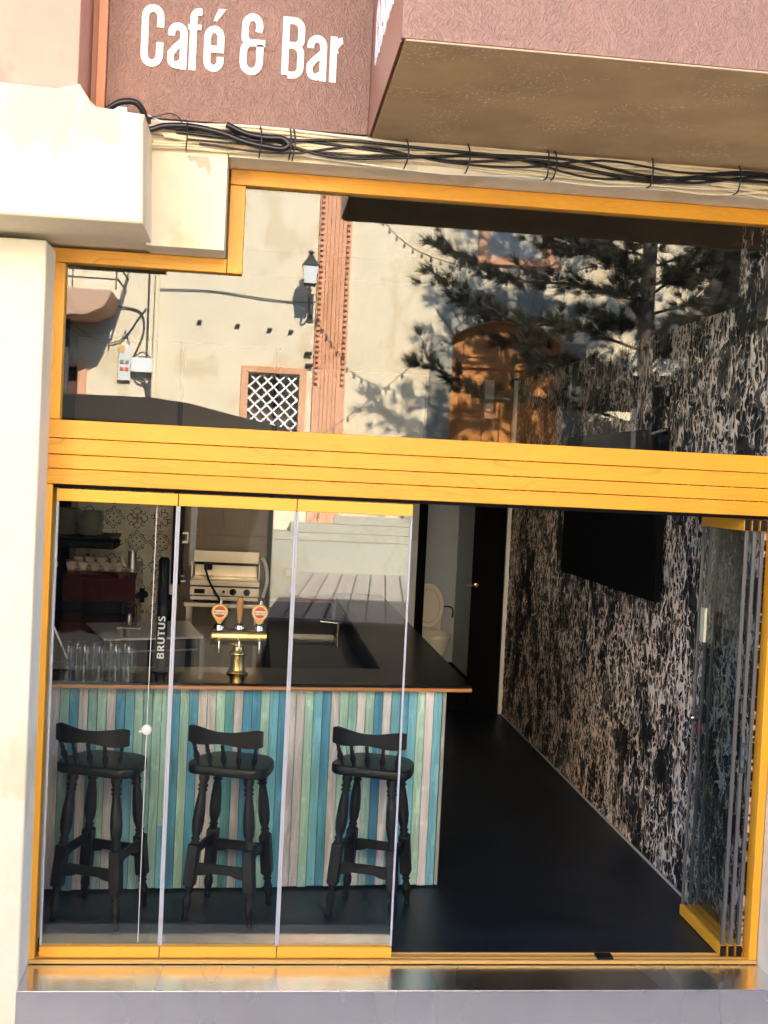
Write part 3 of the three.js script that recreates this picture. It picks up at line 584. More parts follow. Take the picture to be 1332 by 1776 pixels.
{ // sink unit behind the bar
  const t = thing('sink_unit', 'black worktop with steel sink and tap behind the bar', 'sink');
  const wm = mat([0.012, 0.012, 0.014], { roughness: 0.35 });
  part('worktop', merge([bx(1.07, 1.25, 0.90, 0.93, -5.3, -1.95), bx(1.62, 1.715, 0.90, 0.93, -5.3, -1.95), bx(1.2505, 1.6195, 0.90, 0.93, -3.66, -1.95), bx(1.2505, 1.6195, 0.90, 0.93, -5.3, -4.22)]), wm, t);
  part('basin', merge([bx(1.2505, 1.2585, 0.72, 0.928, -4.219, -3.661), bx(1.6115, 1.6195, 0.72, 0.928, -4.219, -3.661), bx(1.259, 1.611, 0.72, 0.935, -4.219, -4.211), bx(1.259, 1.611, 0.72, 0.928, -3.669, -3.661), bx(1.259, 1.611, 0.715, 0.722, -4.21, -3.67)]), steel, t);
  part('faucet', merge([rod([1.60, 0.93, -3.60], [1.60, 1.12, -3.60], 0.011), rod([1.605, 1.115, -3.60], [1.46, 1.125, -3.62], 0.008), rod([1.60, 1.0, -3.60], [1.55, 1.04, -3.57], 0.005), lathe([[0, 0], [0.02, 0], [0.02, 0.012], [0.011, 0.02], [0, 0.02]], 18).translate(1.60, 0.93, -3.60)]), chrome, t);
  part('cabinet', bx(1.08, 1.70, 0.0, 0.898, -5.28, -1.98), blackPaint, t);
}
{ // griddle on a steel stand
  const t = thing('steel_griddle', 'stainless steel griddle with two black knobs behind the tap', 'griddle', [0.71, 0, -3.62]);
  part('stand_top', bx(-0.31, 0.28, 1.225, 1.255, -0.24, 0.16, 0.003), steelTex, t);
  for (const [x, z] of [[-0.29, 0.10], [0.23, 0.10], [-0.29, -0.22], [0.23, -0.22]]) part('leg', bx(x, x + 0.03, 0, 1.224, z, z + 0.03), steelTex, t);
  part('lower_panel', bx(-0.265, 0.255, 1.275, 1.305, -0.20, 0.125, 0.003), steelTex, t);
  part('body', bx(-0.27, 0.26, 1.31, 1.375, -0.20, 0.125, 0.004), steelTex, t);
  part('upper_panel', bx(-0.27, 0.26, 1.385, 1.425, -0.20, 0.115, 0.004), steelTex, t);
  for (const x of [-0.24, 0.18]) part('foot', bx(x, x + 0.04, 1.256, 1.274, 0.05, 0.09), blackPaint, t);
  part('seal', bx(-0.24, 0.23, 1.3055, 1.3095, -0.15, 0.1), blackPaint, t); part('seal', bx(-0.26, 0.25, 1.3755, 1.3845, -0.19, 0.105), blackPaint, t);
  part('plate', bx(-0.255, 0.245, 1.426, 1.436, -0.19, 0.08, 0.003), steelTex, t);
  part('guard_gap', bx(-0.255, 0.245, 1.525, 1.543, -0.195, -0.14), blackPaint, t);
  part('splash_guard', merge([bx(-0.26, 0.25, 1.545, 1.64, -0.20, -0.11, 0.006), bx(-0.25, 0.24, 1.437, 1.524, -0.20, -0.15, 0.003), bx(-0.268, -0.2605, 1.437, 1.56, -0.20, 0.06), bx(0.2505, 0.258, 1.437, 1.56, -0.20, 0.06)]), steelTex, t);
  for (const x of [0.06, 0.165]) part('knob', merge([lathe([[0, 0], [0.026, 0], [0.026, 0.004], [0.020, 0.006], [0.018, 0.024], [0, 0.025]], 22).rotateX(Math.PI / 2).translate(x, 1.343, 0.1255)]), blackPaint, t);
  part('display', bx(-0.235, -0.155, 1.325, 1.360, 0.1255, 0.128), blackPaint, t);
  for (const x of [-0.08, -0.012]) part('button', lathe([[0, 0], [0.010, 0], [0.010, 0.006], [0, 0.007]], 14).rotateX(Math.PI / 2).translate(x, 1.343, 0.1255), blackPaint, t);
  part('cord', tube([[-0.16, 1.54, 0.02], [-0.15, 1.50, 0.14], [-0.12, 1.42, 0.165], [-0.06, 1.32, 0.17], [0.0, 1.24, 0.18], [0.05, 1.21, 0.20]], 0.008, 40, 8), blackPaint, t);
  part('plug_block', bx(-0.17, -0.11, 1.50, 1.55, 0.0, 0.05, 0.005), blackPaint, t);
  part('hose', tube([[0.275, 1.60, -0.02], [0.30, 1.56, 0.02], [0.315, 1.48, 0.03], [0.315, 1.40, 0.03], [0.29, 1.30, 0.03]], 0.014, 30, 8), white, t);
}
{ // tall black panel with clamps left of the griddle
  const t = thing('hanging_black_panel', 'tall black panel with metal clamps left of the griddle', 'panel');
  part('panel', bx(0.315, 0.365, 1.38, 1.98, -3.80, -3.55, 0.004), blackPaint, t);
  part('clamp', merge([bx(0.366, 0.41, 1.70, 1.715, -3.60, -3.56), bx(0.366, 0.41, 1.77, 1.785, -3.60, -3.56), bx(0.4005, 0.41, 1.7155, 1.7695, -3.60, -3.56)]), steel, t);
  part('clamp', merge([bx(0.366, 0.40, 1.40, 1.412, -3.60, -3.56), bx(0.366, 0.39, 1.44, 1.452, -3.60, -3.56)]), steel, t);
  part('bracket', bx(0.255, 0.314, 1.30, 1.38, -3.60, -3.56, 0.003), mat([0.6, 0.56, 0.5]), t);
  part('post', bx(0.27, 0.312, 0, 1.299, -3.62, -3.56), blackPaint, t);
}
{ // pale table added behind the bar, standing in for a mirrored outdoor table
  const t = thing('stand_in_table', 'pale grey table standing in for a mirrored outdoor table', 'table');
  part('tabletop', ext(poly([[-0.24, 2.90], [0.46, 3.20], [0.60, 2.41], [-0.02, 2.16]]), 0.012, 0.002).rotateX(-Math.PI / 2).translate(0, 1.14, 0), mat([0.84, 0.83, 0.84], { roughness: 0.3 }), t);
  part('cabinet', ext(poly([[-0.20, 2.86], [0.43, 3.13], [0.55, 2.45], [0.0, 2.22]]), 1.135, 0.002).rotateX(-Math.PI / 2).translate(0, 0.002, 0), blackPaint, t);
  part('shelf_rail', rod([-0.02, 1.06, -2.205], [0.57, 1.06, -2.44], 0.006), steel, t);
}
{ // press on the table
  const t = thing('coffee_press', 'small glass coffee press with steel centre on the pale table', 'coffee press', [0.075, 1.152, -2.72]);
  part('tray', bx(-0.075, 0.085, 0.001, 0.010, -0.06, 0.06, 0.003), white, t);
  part('jug', lathe([[0.042, 0.012], [0.045, 0.02], [0.045, 0.15], [0.048, 0.16]], 24), glassWare, t);
  part('core', lathe([[0, 0.02], [0.018, 0.02], [0.022, 0.05], [0.018, 0.09], [0.008, 0.10], [0, 0.10]], 20), steel, t);
  part('frame', merge([rod([-0.048, 0.01, 0], [-0.048, 0.15, 0], 0.004), rod([0.048, 0.01, 0], [0.048, 0.15, 0], 0.004), lathe([[0.044, 0.15], [0.052, 0.15], [0.052, 0.165], [0.03, 0.18], [0, 0.18]], 24)]), mat([0.10, 0.05, 0.03], { roughness: 0.3, metalness: 0.6 }), t);
}
{ // coffee machine
  const t = thing('coffee_machine', 'dark red brown espresso machine with cups on top', 'coffee machine', [0, 0, 0]);
  const body = new THREE.MeshPhysicalMaterial({ color: lin(0.085, 0.022, 0.014), roughness: 0.18, clearcoat: 0.6 });
  const s = poly([[-3.55, 0.98], [-2.95, 0.98], [-2.98, 1.14], [-3.04, 1.20], [-3.02, 1.46], [-3.10, 1.50], [-3.55, 1.55]]);
  part('body', ext(s, 0.52, 0.006).rotateY(-Math.PI / 2).translate(0.08, 0, 0).scale(1, 1, 1), body, t);
  part('group_front', bx(-0.42, 0.06, 1.22, 1.30, -3.019, -2.93, 0.01), blackPaint, t);
  part('rail', merge([rod([-0.43, 1.575, -3.12], [0.07, 1.52, -3.10], 0.005), rod([0.07, 1.50, -3.10], [0.07, 1.52, -3.10], 0.004)]), steel, t);
  part('gauge', lathe([[0, 0], [0.018, 0], [0.018, 0.006], [0, 0.007]], 18).rotateX(Math.PI / 2).translate(-0.13, 1.12, -2.94), chrome, t);
  part('portafilter', merge([rod([0.10, 1.34, -3.05], [0.155, 1.36, -2.98], 0.026), rod([0.13, 1.30, -3.0], [0.13, 1.40, -3.0], 0.02)]), blackPaint, t);
  single('rear_counter', 'black low counter carrying the espresso machine', 'counter', bx(-0.549, 0.22, 0, 0.978, -3.95, -2.93, 0.003), blackPaint);
}
{
  const cupP = [[0, 0], [0.022, 0], [0.026, 0.004], [0.034, 0.030], [0.036, 0.055], [0.0335, 0.055], [0.031, 0.03], [0.02, 0.006], [0, 0.006]];
  const cup = (x, y, z, l) => { const t = thing('coffee_cup', l, 'cup', [x, y, z], 0, 'cups on the espresso machine'); part('body', lathe(cupP, 20), mat([0.66, 0.58, 0.50], { roughness: 0.25 }), t); part('handle', new THREE.TorusGeometry(0.014, 0.004, 6, 14).translate(0.040, 0.030, 0), mat([0.66, 0.58, 0.50]), t); };
  const l1 = ['front cup nearest the left wall', 'second front cup from the left wall', 'middle front cup', 'fourth front cup', 'front cup next to the milk jug'], l2 = ['rear cup nearest the left wall', 'second rear cup from the left wall', 'middle rear cup', 'fourth rear cup', 'rear cup next to the milk jug'];
  for (let i = 0; i < 5; i++) { cup(-0.40 + 0.085 * i, 1.503, -3.15, l1[i] + ' on the espresso machine'); cup(-0.38 + 0.085 * i, 1.528, -3.36, l2[i] + ' on the espresso machine'); }
  const j = thing('milk_jug', 'tall steel milk jug beside the coffee cups', 'jug', [0.035, 1.496, -3.15]);
  part('body', lathe([[0, 0], [0.036, 0], [0.038, 0.01], [0.034, 0.08], [0.030, 0.145], [0.034, 0.16], [0.032, 0.16], [0.028, 0.14], [0.03, 0.02], [0, 0.01]], 28), steel, j);
  part('handle', tube([[-0.028, 0.14, 0], [-0.065, 0.155, 0], [-0.078, 0.12, 0], [-0.05, 0.05, 0], [-0.035, 0.04, 0]], 0.006, 24, 8), steel, j);
}
{
  const sh = thing('plate_shelf', 'black wall shelf holding stacks of plates', 'shelf');
  part('board', bx(-0.549, -0.10, 1.735, 1.755, -3.60, -3.02, 0.003), blackPaint, sh);
  part('tray', bx(-0.50, -0.08, 1.665, 1.725, -3.40, -3.06, 0.015), blackPaint, sh);
  part('bracket', merge([bx(-0.549, -0.53, 1.55, 1.734, -3.5, -3.48), bx(-0.549, -0.3, 1.726, 1.7345, -3.5, -3.48)]), blackPaint, sh);
  const plateG = lathe([[0, 0], [0.055, 0], [0.06, 0.004], [0.092, 0.012], [0.094, 0.015], [0.06, 0.009], [0, 0.006]], 32), pm = mat([0.60, 0.62, 0.52], { roughness: 0.25 });
  const stack = (x, z, y, n, l) => { const t = thing('plate_stack', l, 'plates', [x, y, z], 0, 'stacks of plates on the shelf'); for (let i = 0; i < n; i++) { const o = part('plate', plateG, pm, t); o.position.set(0.004 * Math.sin(i * 5), 0.0128 * i, 0.004 * Math.cos(i * 3)); } };
  stack(-0.275, -3.18, 1.7565, 14, 'right hand stack of white plates on the black shelf');
  stack(-0.445, -3.22, 1.7565, 15, 'left hand stack of white plates against the left wall');
  const u = thing('hanging_utensils', 'metal utensils hanging at the left wall below the plates', 'utensils');
  part('rail', rod([-0.47, 1.80, -2.45], [-0.47, 1.80, -2.75], 0.005), steel, u);
  for (let i = 0; i < 5; i++) part('utensil', merge([rod([-0.465 + 0.004 * i, 1.795, -2.48 - 0.055 * i], [-0.455 + 0.004 * i, 1.60, -2.48 - 0.055 * i], 0.005), lathe([[0, 0], [0.018, 0.01], [0.022, 0.03], [0.015, 0.05], [0, 0.055]], 12).translate(-0.455 + 0.004 * i, 1.55, -2.48 - 0.055 * i)]), steel, u);
  part('wall_fixing', merge([bx(-0.549, -0.465, 1.79, 1.81, -2.47, -2.46), bx(-0.549, -0.465, 1.79, 1.81, -2.74, -2.73)]), steel, u);
}
{
  const t = thing('order_tablet', 'black order tablet tilted on the counter, seen edge on', 'tablet', [-0.15, 1.146, -1.16], 0.0);
  const scr = new RoundedBoxGeometry(0.012, 0.24, 0.17, 1, 0.003); scr.rotateZ(0.42).rotateY(0.25).translate(0.0, 0.155, -0.02);
  part('case', scr, blackPaint, t);
  const rim = new RoundedBoxGeometry(0.010, 0.23, 0.004, 1, 0.001).translate(0, 0, 0.0875); rim.rotateZ(0.42).rotateY(0.25).translate(0, 0.155, -0.02);
  part('rim', rim, white, t);
  part('foot', merge([bx(-0.06, 0.09, 0, 0.012, -0.09, 0.05, 0.004), rod([0.05, 0.01, -0.02], [0.02, 0.12, -0.02], 0.012)]), blackPaint, t);
}
{
  const t = thing('light_switch', 'cream light switch on the grey back wall', 'switch');
  part('plate', bx(1.21, 1.30, 1.26, 1.36, -5.698, -5.688, 0.003), mat([0.7, 0.45, 0.22]), t);
  part('rocker', bx(1.232, 1.278, 1.282, 1.338, -5.6875, -5.682, 0.002), white, t);
}

// ------------------------------------------------------------------ across the street (seen in the panes)
const opCream = mat([0.78, 0.69, 0.53], { map: creamTex, bumpMap: plasterNoise, bumpScale: 0.012, roughness: 0.9 });
const opPink = mat([0.74, 0.40, 0.25], { map: creamTex, roughness: 0.85 });
const stone = mat([0.36, 0.36, 0.32], { map: creamTex, bumpMap: plasterNoise, bumpScale: 0.004, roughness: 0.9 });
const doorWood = mat([0.62, 0.25, 0.055], { map: grainTex, roughness: 0.5 });
const iron = mat([0.05, 0.055, 0.055], { roughness: 0.5 });
const house = thing('opposite_house', 'sunlit cream house across the street, mirrored in the upper window', 'house');
{
  const s = poly([[-7, -0.5], [7.4, -0.5], [7.4, 8.6], [-7, 8.6]]);
  const d = new THREE.Path(); d.moveTo(3.63, 1.80); d.lineTo(5.27, 1.80); d.lineTo(5.27, 4.34);
  for (let i = 1; i < 12; i++) { const a = (52 + 76 * i / 12) * Math.PI / 180; d.lineTo(4.45 + 1.33 * Math.cos(a), 3.29 + 1.33 * Math.sin(a)); }
  d.lineTo(3.63, 4.34); d.closePath(); s.holes.push(d);
  const rect = (x0, x1, y0, y1) => { const p = new THREE.Path(); p.moveTo(x0, y0); p.lineTo(x1, y0); p.lineTo(x1, y1); p.lineTo(x0, y1); p.closePath(); s.holes.push(p); };
  rect(0.73, 1.45, 2.60, 3.66); rect(4.08, 4.92, 5.55, 6.9); rect(-2.9, -1.62, -0.4, 3.60);
  part('wall', uvBox(ext(s, 0.35).translate(0, 0, 11)), opCream, house);
  part('inner_wall', bx(-7, 7.4, -0.5, 8.6, 11.6, 11.9), mat([0.08, 0.06, 0.05]), house);
  part('roof', bx(-7.3, 7.6, 8.6, 8.8, 10.6, 18), mat([0.35, 0.14, 0.07]), house);
  part('rear_wall', merge([bx(-7, 7.4, -0.5, 8.599, 17.6, 17.9), bx(-7, -6.7, -0.5, 8.599, 11.901, 17.599), bx(7.1, 7.4, -0.5, 8.599, 11.901, 17.599)]), opCream, house);
  // pilaster with mouldings
  const pl = part('pilaster', bx(1.64, 2.10, -0.4, 8.5, 10.95, 10.999, 0.004), opPink, house);
  for (const x of [1.76, 1.81, 1.87, 1.93, 1.98]) part('moulding', bx(x - 0.012, x + 0.012, -0.4, 8.5, 10.925, 10.949, 0.004), opPink, pl);
  for (const x of [1.685, 2.055]) { const l = []; for (let y = 3.55; y < 8.4; y += 0.075) l.push(bx(x - 0.022, x + 0.022, y, y + 0.04, 10.90, 10.949)); part('dentil_strip', merge(l), opPink, pl).userData.kind = 'stuff'; }
  // lattice window
  const lw = holder('lattice_window', house);
  for (const b of [[0.63, 1.55, 3.661, 3.75], [0.63, 0.729, 2.55, 3.66], [1.451, 1.55, 2.55, 3.66], [0.7295, 1.4505, 2.52, 2.599]]) part('surround', bx(b[0], b[1], b[2], b[3], 10.96, 10.999, 0.004), opPink, lw);
  const clipBar = (cx, cy, dx, dy) => { // clip a line to the opening
    let t0 = -9, t1 = 9; for (const [c, d, lo, hi] of [[cx, dx, 0.735, 1.445], [cy, dy, 2.605, 3.655]]) { const a = (lo - c) / d, b = (hi - c) / d; t0 = Math.max(t0, Math.min(a, b)); t1 = Math.min(t1, Math.max(a, b)); } return t1 - t0 > 0.06 ? [t0, t1] : null;
  };
  for (const dy of [1, -1]) for (let k = -9; k < 10; k++) {
    const cx = 1.09 + k * 0.17, q = clipBar(cx, 3.13, 1, dy); if (!q) continue;
    const a = [cx + q[0], 3.13 + dy * q[0]], b = [cx + q[1], 3.13 + dy * q[1]], L = Math.hypot(b[0] - a[0], b[1] - a[1]);
    part('slat', new THREE.BoxGeometry(L, 0.026, 0.010).rotateZ(Math.atan2(b[1] - a[1], b[0] - a[0])).translate((a[0] + b[0]) / 2, (a[1] + b[1]) / 2, dy > 0 ? 11.03 : 11.042), white, lw);
  }
  // stone jambs and arch
  const arch = holder('stone_arch', house);
  for (let k = 0; k < 11; k++) { const y = 1.80 + 0.231 * k; part('stone', bx(3.31, 3.628, y + 0.003, y + 0.228, 10.97, 10.999, 0.005), stone, arch); part('stone', bx(5.272, 5.59, y + 0.003, y + 0.228, 10.97, 10.999, 0.005), stone, arch); }
  for (let k = 0; k < 11; k++) {
    const a0 = (127.6 - 6.84 * k - 0.2) * Math.PI / 180, a1 = (127.6 - 6.84 * (k + 1) + 0.2) * Math.PI / 180, P = (r, a) => [4.45 + r * Math.cos(a), 3.29 + r * Math.sin(a)];
    part('stone', ext(poly([P(1.335, a0), P(1.80, a0), P(1.80, a1), P(1.335, a1)]), 0.03, 0.004).translate(0, 0, 10.968), stone, arch);
  }
  // arched double door
  const door = holder('arched_door', house);
  const ds = poly([[3.635, 1.805], [5.265, 1.805], [5.265, 4.335], ...arc(4.45, 3.29, 1.325, 1.325, 52, 128, 10), [3.635, 4.335]]);
  part('door_leaf', uvBox(ext(ds, 0.05).translate(0, 0, 11.20), true), doorWood, door);
  part('centre_post', bx(4.40, 4.50, 1.81, 4.0, 11.165, 11.199, 0.01, true), doorWood, door);
  part('transom_bar', bx(3.64, 5.26, 3.92, 4.02, 11.15, 11.199, 0.01), doorWood, door);
  for (const sx of [-1, 1]) for (const [y0, y1] of [[1.9, 2.5], [2.6, 3.2], [3.3, 3.84]]) part('door_panel', bx(4.45 + sx * 0.40 - 0.27, 4.45 + sx * 0.40 + 0.27, y0, y1, 11.175, 11.199, 0.02, true), doorWood, door);
  for (const sx of [-1, 1]) part('door_panel', bx(4.45 + sx * 0.38 - 0.25, 4.45 + sx * 0.38 + 0.25, 4.08, 4.26, 11.175, 11.199, 0.02), doorWood, door);
  part('steps_landing', bx(3.0, 5.9, 1.70, 1.798, 10.70, 11.199, 0.01), stone, house);
  // upper window
  const uw = holder('upper_window', house);
  for (const b of [[3.93, 4.079, 5.50, 7.0], [4.921, 5.07, 5.50, 7.0], [3.93, 5.07, 7.001, 7.12], [3.85, 5.15, 5.40, 5.499]]) part('surround', bx(b[0], b[1], b[2], b[3], 10.94, 10.999, 0.006), opPink, uw);
  part('shutter', bx(4.085, 4.915, 5.555, 6.895, 11.10, 11.15), mat([0.55, 0.50, 0.42]), uw);
  // gate with pink surround at the left
  part('gate_surround', merge([bx(-1.618, -1.50, -0.4, 3.60, 10.95, 10.999, 0.005), bx(-3.0, -1.50, 3.601, 3.72, 10.95, 10.999, 0.005)]), opPink, house);
  const gate = holder('wooden_gate', house);
  for (let i = 0; i < 6; i++) part('plank', bx(-2.89 + 0.21 * i, -2.685 + 0.21 * i, -0.38, 3.58, 11.12, 11.16, 0.006, true), mat([0.10, 0.045, 0.025]), gate);
  // balcony at the left
  const bal = holder('balcony', house);
  part('slab', uvBox(ext(poly([[-4.5, 4.20], [-1.42, 4.20], [-1.18, 4.32], [-1.10, 4.48], [-1.10, 4.55], [-4.5, 4.55]]), 0.95, 0.01).translate(0, 0, 10.049)), mat([0.55, 0.36, 0.26], { map: creamTex }), bal);
  for (let k = 0; k < 3; k++) part('rail', merge([bx(-4.4, -1.0 + 0.02 * k, 4.68 + 0.16 * k, 4.70 + 0.16 * k, 10.05, 10.07), bx(-1.02 + 0.02 * k, -1.0 + 0.02 * k, 4.68 + 0.16 * k, 4.70 + 0.16 * k, 10.0705, 10.998)]), iron, bal);
  for (const x of [-1.04, -1.6, -2.2, -2.8]) part('baluster', bx(x, x + 0.02, 4.551, 5.02, 10.0455, 10.0495), iron, bal);
  // pipes, cables and brackets on the wall
  part('drain_pipe', rod([-0.58, -0.4, 10.95], [-0.58, 8.5, 10.95], 0.035, 0.035, 14), mat([0.72, 0.62, 0.42]), house);
  part('conduit', merge([rod([-0.69, 3.7, 10.97], [-0.71, 8.5, 10.97], 0.014), rod([-0.66, -0.4, 10.97], [-0.64, 3.55, 10.97], 0.02)]), iron, house);
  part('wall_cable', tube([[-1.15, 4.46, 10.96], [-0.95, 4.45, 10.97], [-0.8, 4.40, 10.97], [-0.74, 4.2, 10.97], [-0.80, 3.95, 10.97], [-0.88, 3.76, 10.97]], 0.012, 50, 6), iron, house);
  part('wall_cable', tube([[-1.66, 4.15, 10.9], [-1.35, 3.95, 10.95], [-1.05, 4.0, 10.96], [-0.8, 4.35, 10.97], [-0.72, 4.46, 10.97]], 0.009, 40, 6), iron, house);
  part('wall_cable', tube([[-0.55, 4.74, 10.97], [0.2, 4.76, 10.975], [0.9, 4.70, 10.97], [1.4, 4.68, 10.975], [1.62, 4.70, 10.96]], 0.009, 50, 6), iron, house);
  for (const [x, y] of [[0.02, 4.32], [0.55, 4.30], [1.0, 4.27], [1.30, 4.26]]) part('wall_bracket', bx(x - 0.03, x + 0.03, y, y + 0.02, 10.93, 10.999), iron, house);
  for (const [x, y] of [[1.56, 3.97], [1.58, 3.80]]) part('wall_bracket', bx(x - 0.05, x + 0.05, y, y + 0.02, 10.90, 10.999), iron, house);
}
{ // unseen dark house added at the right to darken the reflection
  const h = thing('added_dark_house', 'dark brown house added right of the cream house to darken the reflection', 'house');
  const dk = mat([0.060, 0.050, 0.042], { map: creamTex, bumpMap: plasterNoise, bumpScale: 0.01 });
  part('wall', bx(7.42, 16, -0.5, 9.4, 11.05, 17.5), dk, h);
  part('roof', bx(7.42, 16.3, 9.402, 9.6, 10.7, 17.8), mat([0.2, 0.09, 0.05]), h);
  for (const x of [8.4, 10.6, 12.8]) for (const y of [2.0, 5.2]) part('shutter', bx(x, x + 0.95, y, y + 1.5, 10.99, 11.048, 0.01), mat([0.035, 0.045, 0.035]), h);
}
{ // wall lantern
  const t = thing('wall_lantern', 'dark iron street lantern on a bracket beside the pink pilaster', 'lantern', [1.52, 4.86, 10.55]);
  const four = (r0, r1, y0, y1) => { const g = new THREE.CylinderGeometry(r1, r0, y1 - y0, 4, 1); g.rotateY(Math.PI / 4).translate(0, (y0 + y1) / 2, 0); return g; };
  part('roof', merge([four(0.17, 0.09, 0.26, 0.34), four(0.09, 0.035, 0.341, 0.42), lathe([[0, 0.421], [0.03, 0.421], [0.03, 0.44], [0.05, 0.45], [0.02, 0.48], [0, 0.485]], 10)]), iron, t);
  for (let k = 0; k < 4; k++) { const a = k * Math.PI / 2; const g = new THREE.PlaneGeometry(1, 1, 1, 1); const p = g.attributes.position; const w0 = 0.075, w1 = 0.105; p.setXYZ(0, -w1, 0.258, w1); p.setXYZ(1, w1, 0.258, w1); p.setXYZ(2, -w0, 0.02, w0); p.setXYZ(3, w0, 0.02, w0); g.rotateY(a); g.computeVertexNormals(); part('pane', g, mat([0.70, 0.72, 0.68], { roughness: 0.4 }), t); }
  part('base', merge([four(0.11, 0.125, -0.005, 0.018)]), iron, t);
  part('bracket', merge([rod([0, -0.16, 0.0], [0, -0.006, 0], 0.012), tube([[0, -0.15, 0], [0.0, -0.22, 0.08], [0.02, -0.30, 0.25], [0.04, -0.36, 0.43]], 0.014, 24, 8), rod([0.04, -0.10, 0.43], [0, -0.12, 0], 0.012), bx(0.0, 0.08, -0.45, -0.05, 0.43, 0.448)]), iron, t);
}
{ // electric boxes
  const t = thing('control_panel', 'narrow switch panel hung by cords on the house wall', 'switch panel');
  part('board', bx(-1.07, -0.90, 3.44, 3.93, 10.93, 10.97, 0.004), mat([0.62, 0.62, 0.58]), t);
  part('warning_plate', bx(-1.06, -0.99, 3.83, 3.92, 10.925, 10.9295), mat([0.7, 0.35, 0.08]), t);
  for (const [x, y, c] of [[-1.02, 3.70, [0.2, 0.2, 0.2]], [-0.95, 3.70, [0.2, 0.2, 0.2]], [-1.02, 3.60, [0.6, 0.12, 0.04]], [-0.95, 3.60, [0.6, 0.12, 0.04]]]) part('switch', bx(x - 0.025, x + 0.025, y - 0.025, y + 0.025, 10.915, 10.9295, 0.004), mat(c), t);
  part('hanging_cord', merge([rod([-1.06, 3.93, 10.95], [-1.0, 4.14, 10.98], 0.004), rod([-0.92, 3.93, 10.95], [-1.0, 4.14, 10.98], 0.006)]), iron, t);
  const u = thing('meter_box', 'white electric meter box with cables beneath on the house wall', 'meter box');
  part('box', bx(-0.89, -0.60, 3.56, 3.76, 10.86, 10.985, 0.01), mat([0.70, 0.72, 0.70]), u);
  part('label_plate', bx(-0.82, -0.68, 3.61, 3.66, 10.857, 10.8595), white, u);
  for (const g of [tube([[-0.85, 3.555, 10.93], [-0.8, 3.46, 10.93], [-0.70, 3.40, 10.95], [-0.66, 3.2, 10.96]], 0.014, 24, 6), tube([[-0.75, 3.555, 10.93], [-0.72, 3.46, 10.92], [-0.67, 3.40, 10.95], [-0.655, 3.1, 10.96]], 0.014, 24, 6), tube([[-0.86, 3.77, 10.93], [-0.75, 3.84, 10.93], [-0.66, 3.80, 10.94], [-0.62, 3.70, 10.95]], 0.012, 24, 6)]) part('cable', g, iron, u);
}
{ // pole by the gate
  single('dark_pole', 'dark slim pole rising in front of the brown gate', 'pole', rod([-1.72, -0.45, 10.6], [-1.72, 4.24, 10.6], 0.035, 0.035, 14), iron);
}
{ // festoon lights
  const f = (label, pts, n) => {
    const t = thing('string_light', label, 'string light', [0, 0, 0], 0, 'festoon lights across the street');
    const c = new THREE.CatmullRomCurve3(pts.map(p => V(...p)));
    part('wire', new THREE.TubeGeometry(c, 60, 0.006, 6), iron, t);
    for (let i = 1; i < n; i++) { const p = c.getPointAt(i / n); part('bulb', merge([lathe([[0, -0.07], [0.014, -0.066], [0.020, -0.045], [0.012, -0.025], [0.012, 0], [0, 0]], 8)]).translate(p.x, p.y, p.z), mat([0.25, 0.17, 0.08], { roughness: 0.3 }), t); }
  };
  f('upper festoon string hanging toward the pine tree', [[1.9, 6.1, 9], [2.39, 5.42, 9], [2.75, 5.15, 9], [3.3, 4.99, 9], [3.9, 4.92, 9], [4.7, 4.98, 9], [5.6, 5.3, 8.6]], 34);
  f('lower festoon string rising from the pilaster to the arch', [[1.3, 2.5, 9], [1.99, 2.99, 9], [2.69, 3.6, 9], [3.39, 4.26, 9], [4.2, 5.1, 8.7]], 18);
}
// terrace: deck, steps
{
  const d = thing('timber_deck', 'grey timber deck of long planks on the far side of the street', 'deck', [3.1, 0, 5.0], 0.11);
  const pm = mat([0.46, 0.43, 0.40], { map: plankGrain, roughness: 0.75 });
  for (let i = 0; i < 22; i++) { const g = new RoundedBoxGeometry(0.172, 0.03, 5.2, 1, 0.004); uvBox(g, false, i * 0.3, i * 0.7); g.translate(-2.0 + 0.19 * i, 0.935, 2.5); part('plank', g, pm, d); }
  part('substructure', bx(-2.05, 2.1, -0.46, 0.915, 0.0, 5.05), mat([0.05, 0.05, 0.05]), d);
  const st = thing('stone_steps', 'pale stone steps leading up to the arched door', 'steps');
  part('plinth', bx(0.6, 6.3, -0.46, 1.36, 10.06, 10.94), stone, st);
  for (const b of [[1.0, 6.1, 1.361, 1.46, 10.24, 10.94], [1.4, 6.0, 1.461, 1.58, 10.42, 10.94], [2.0, 5.95, 1.581, 1.699, 10.58, 10.699]]) part('step', bx(...b, 0.01), stone, st);
}
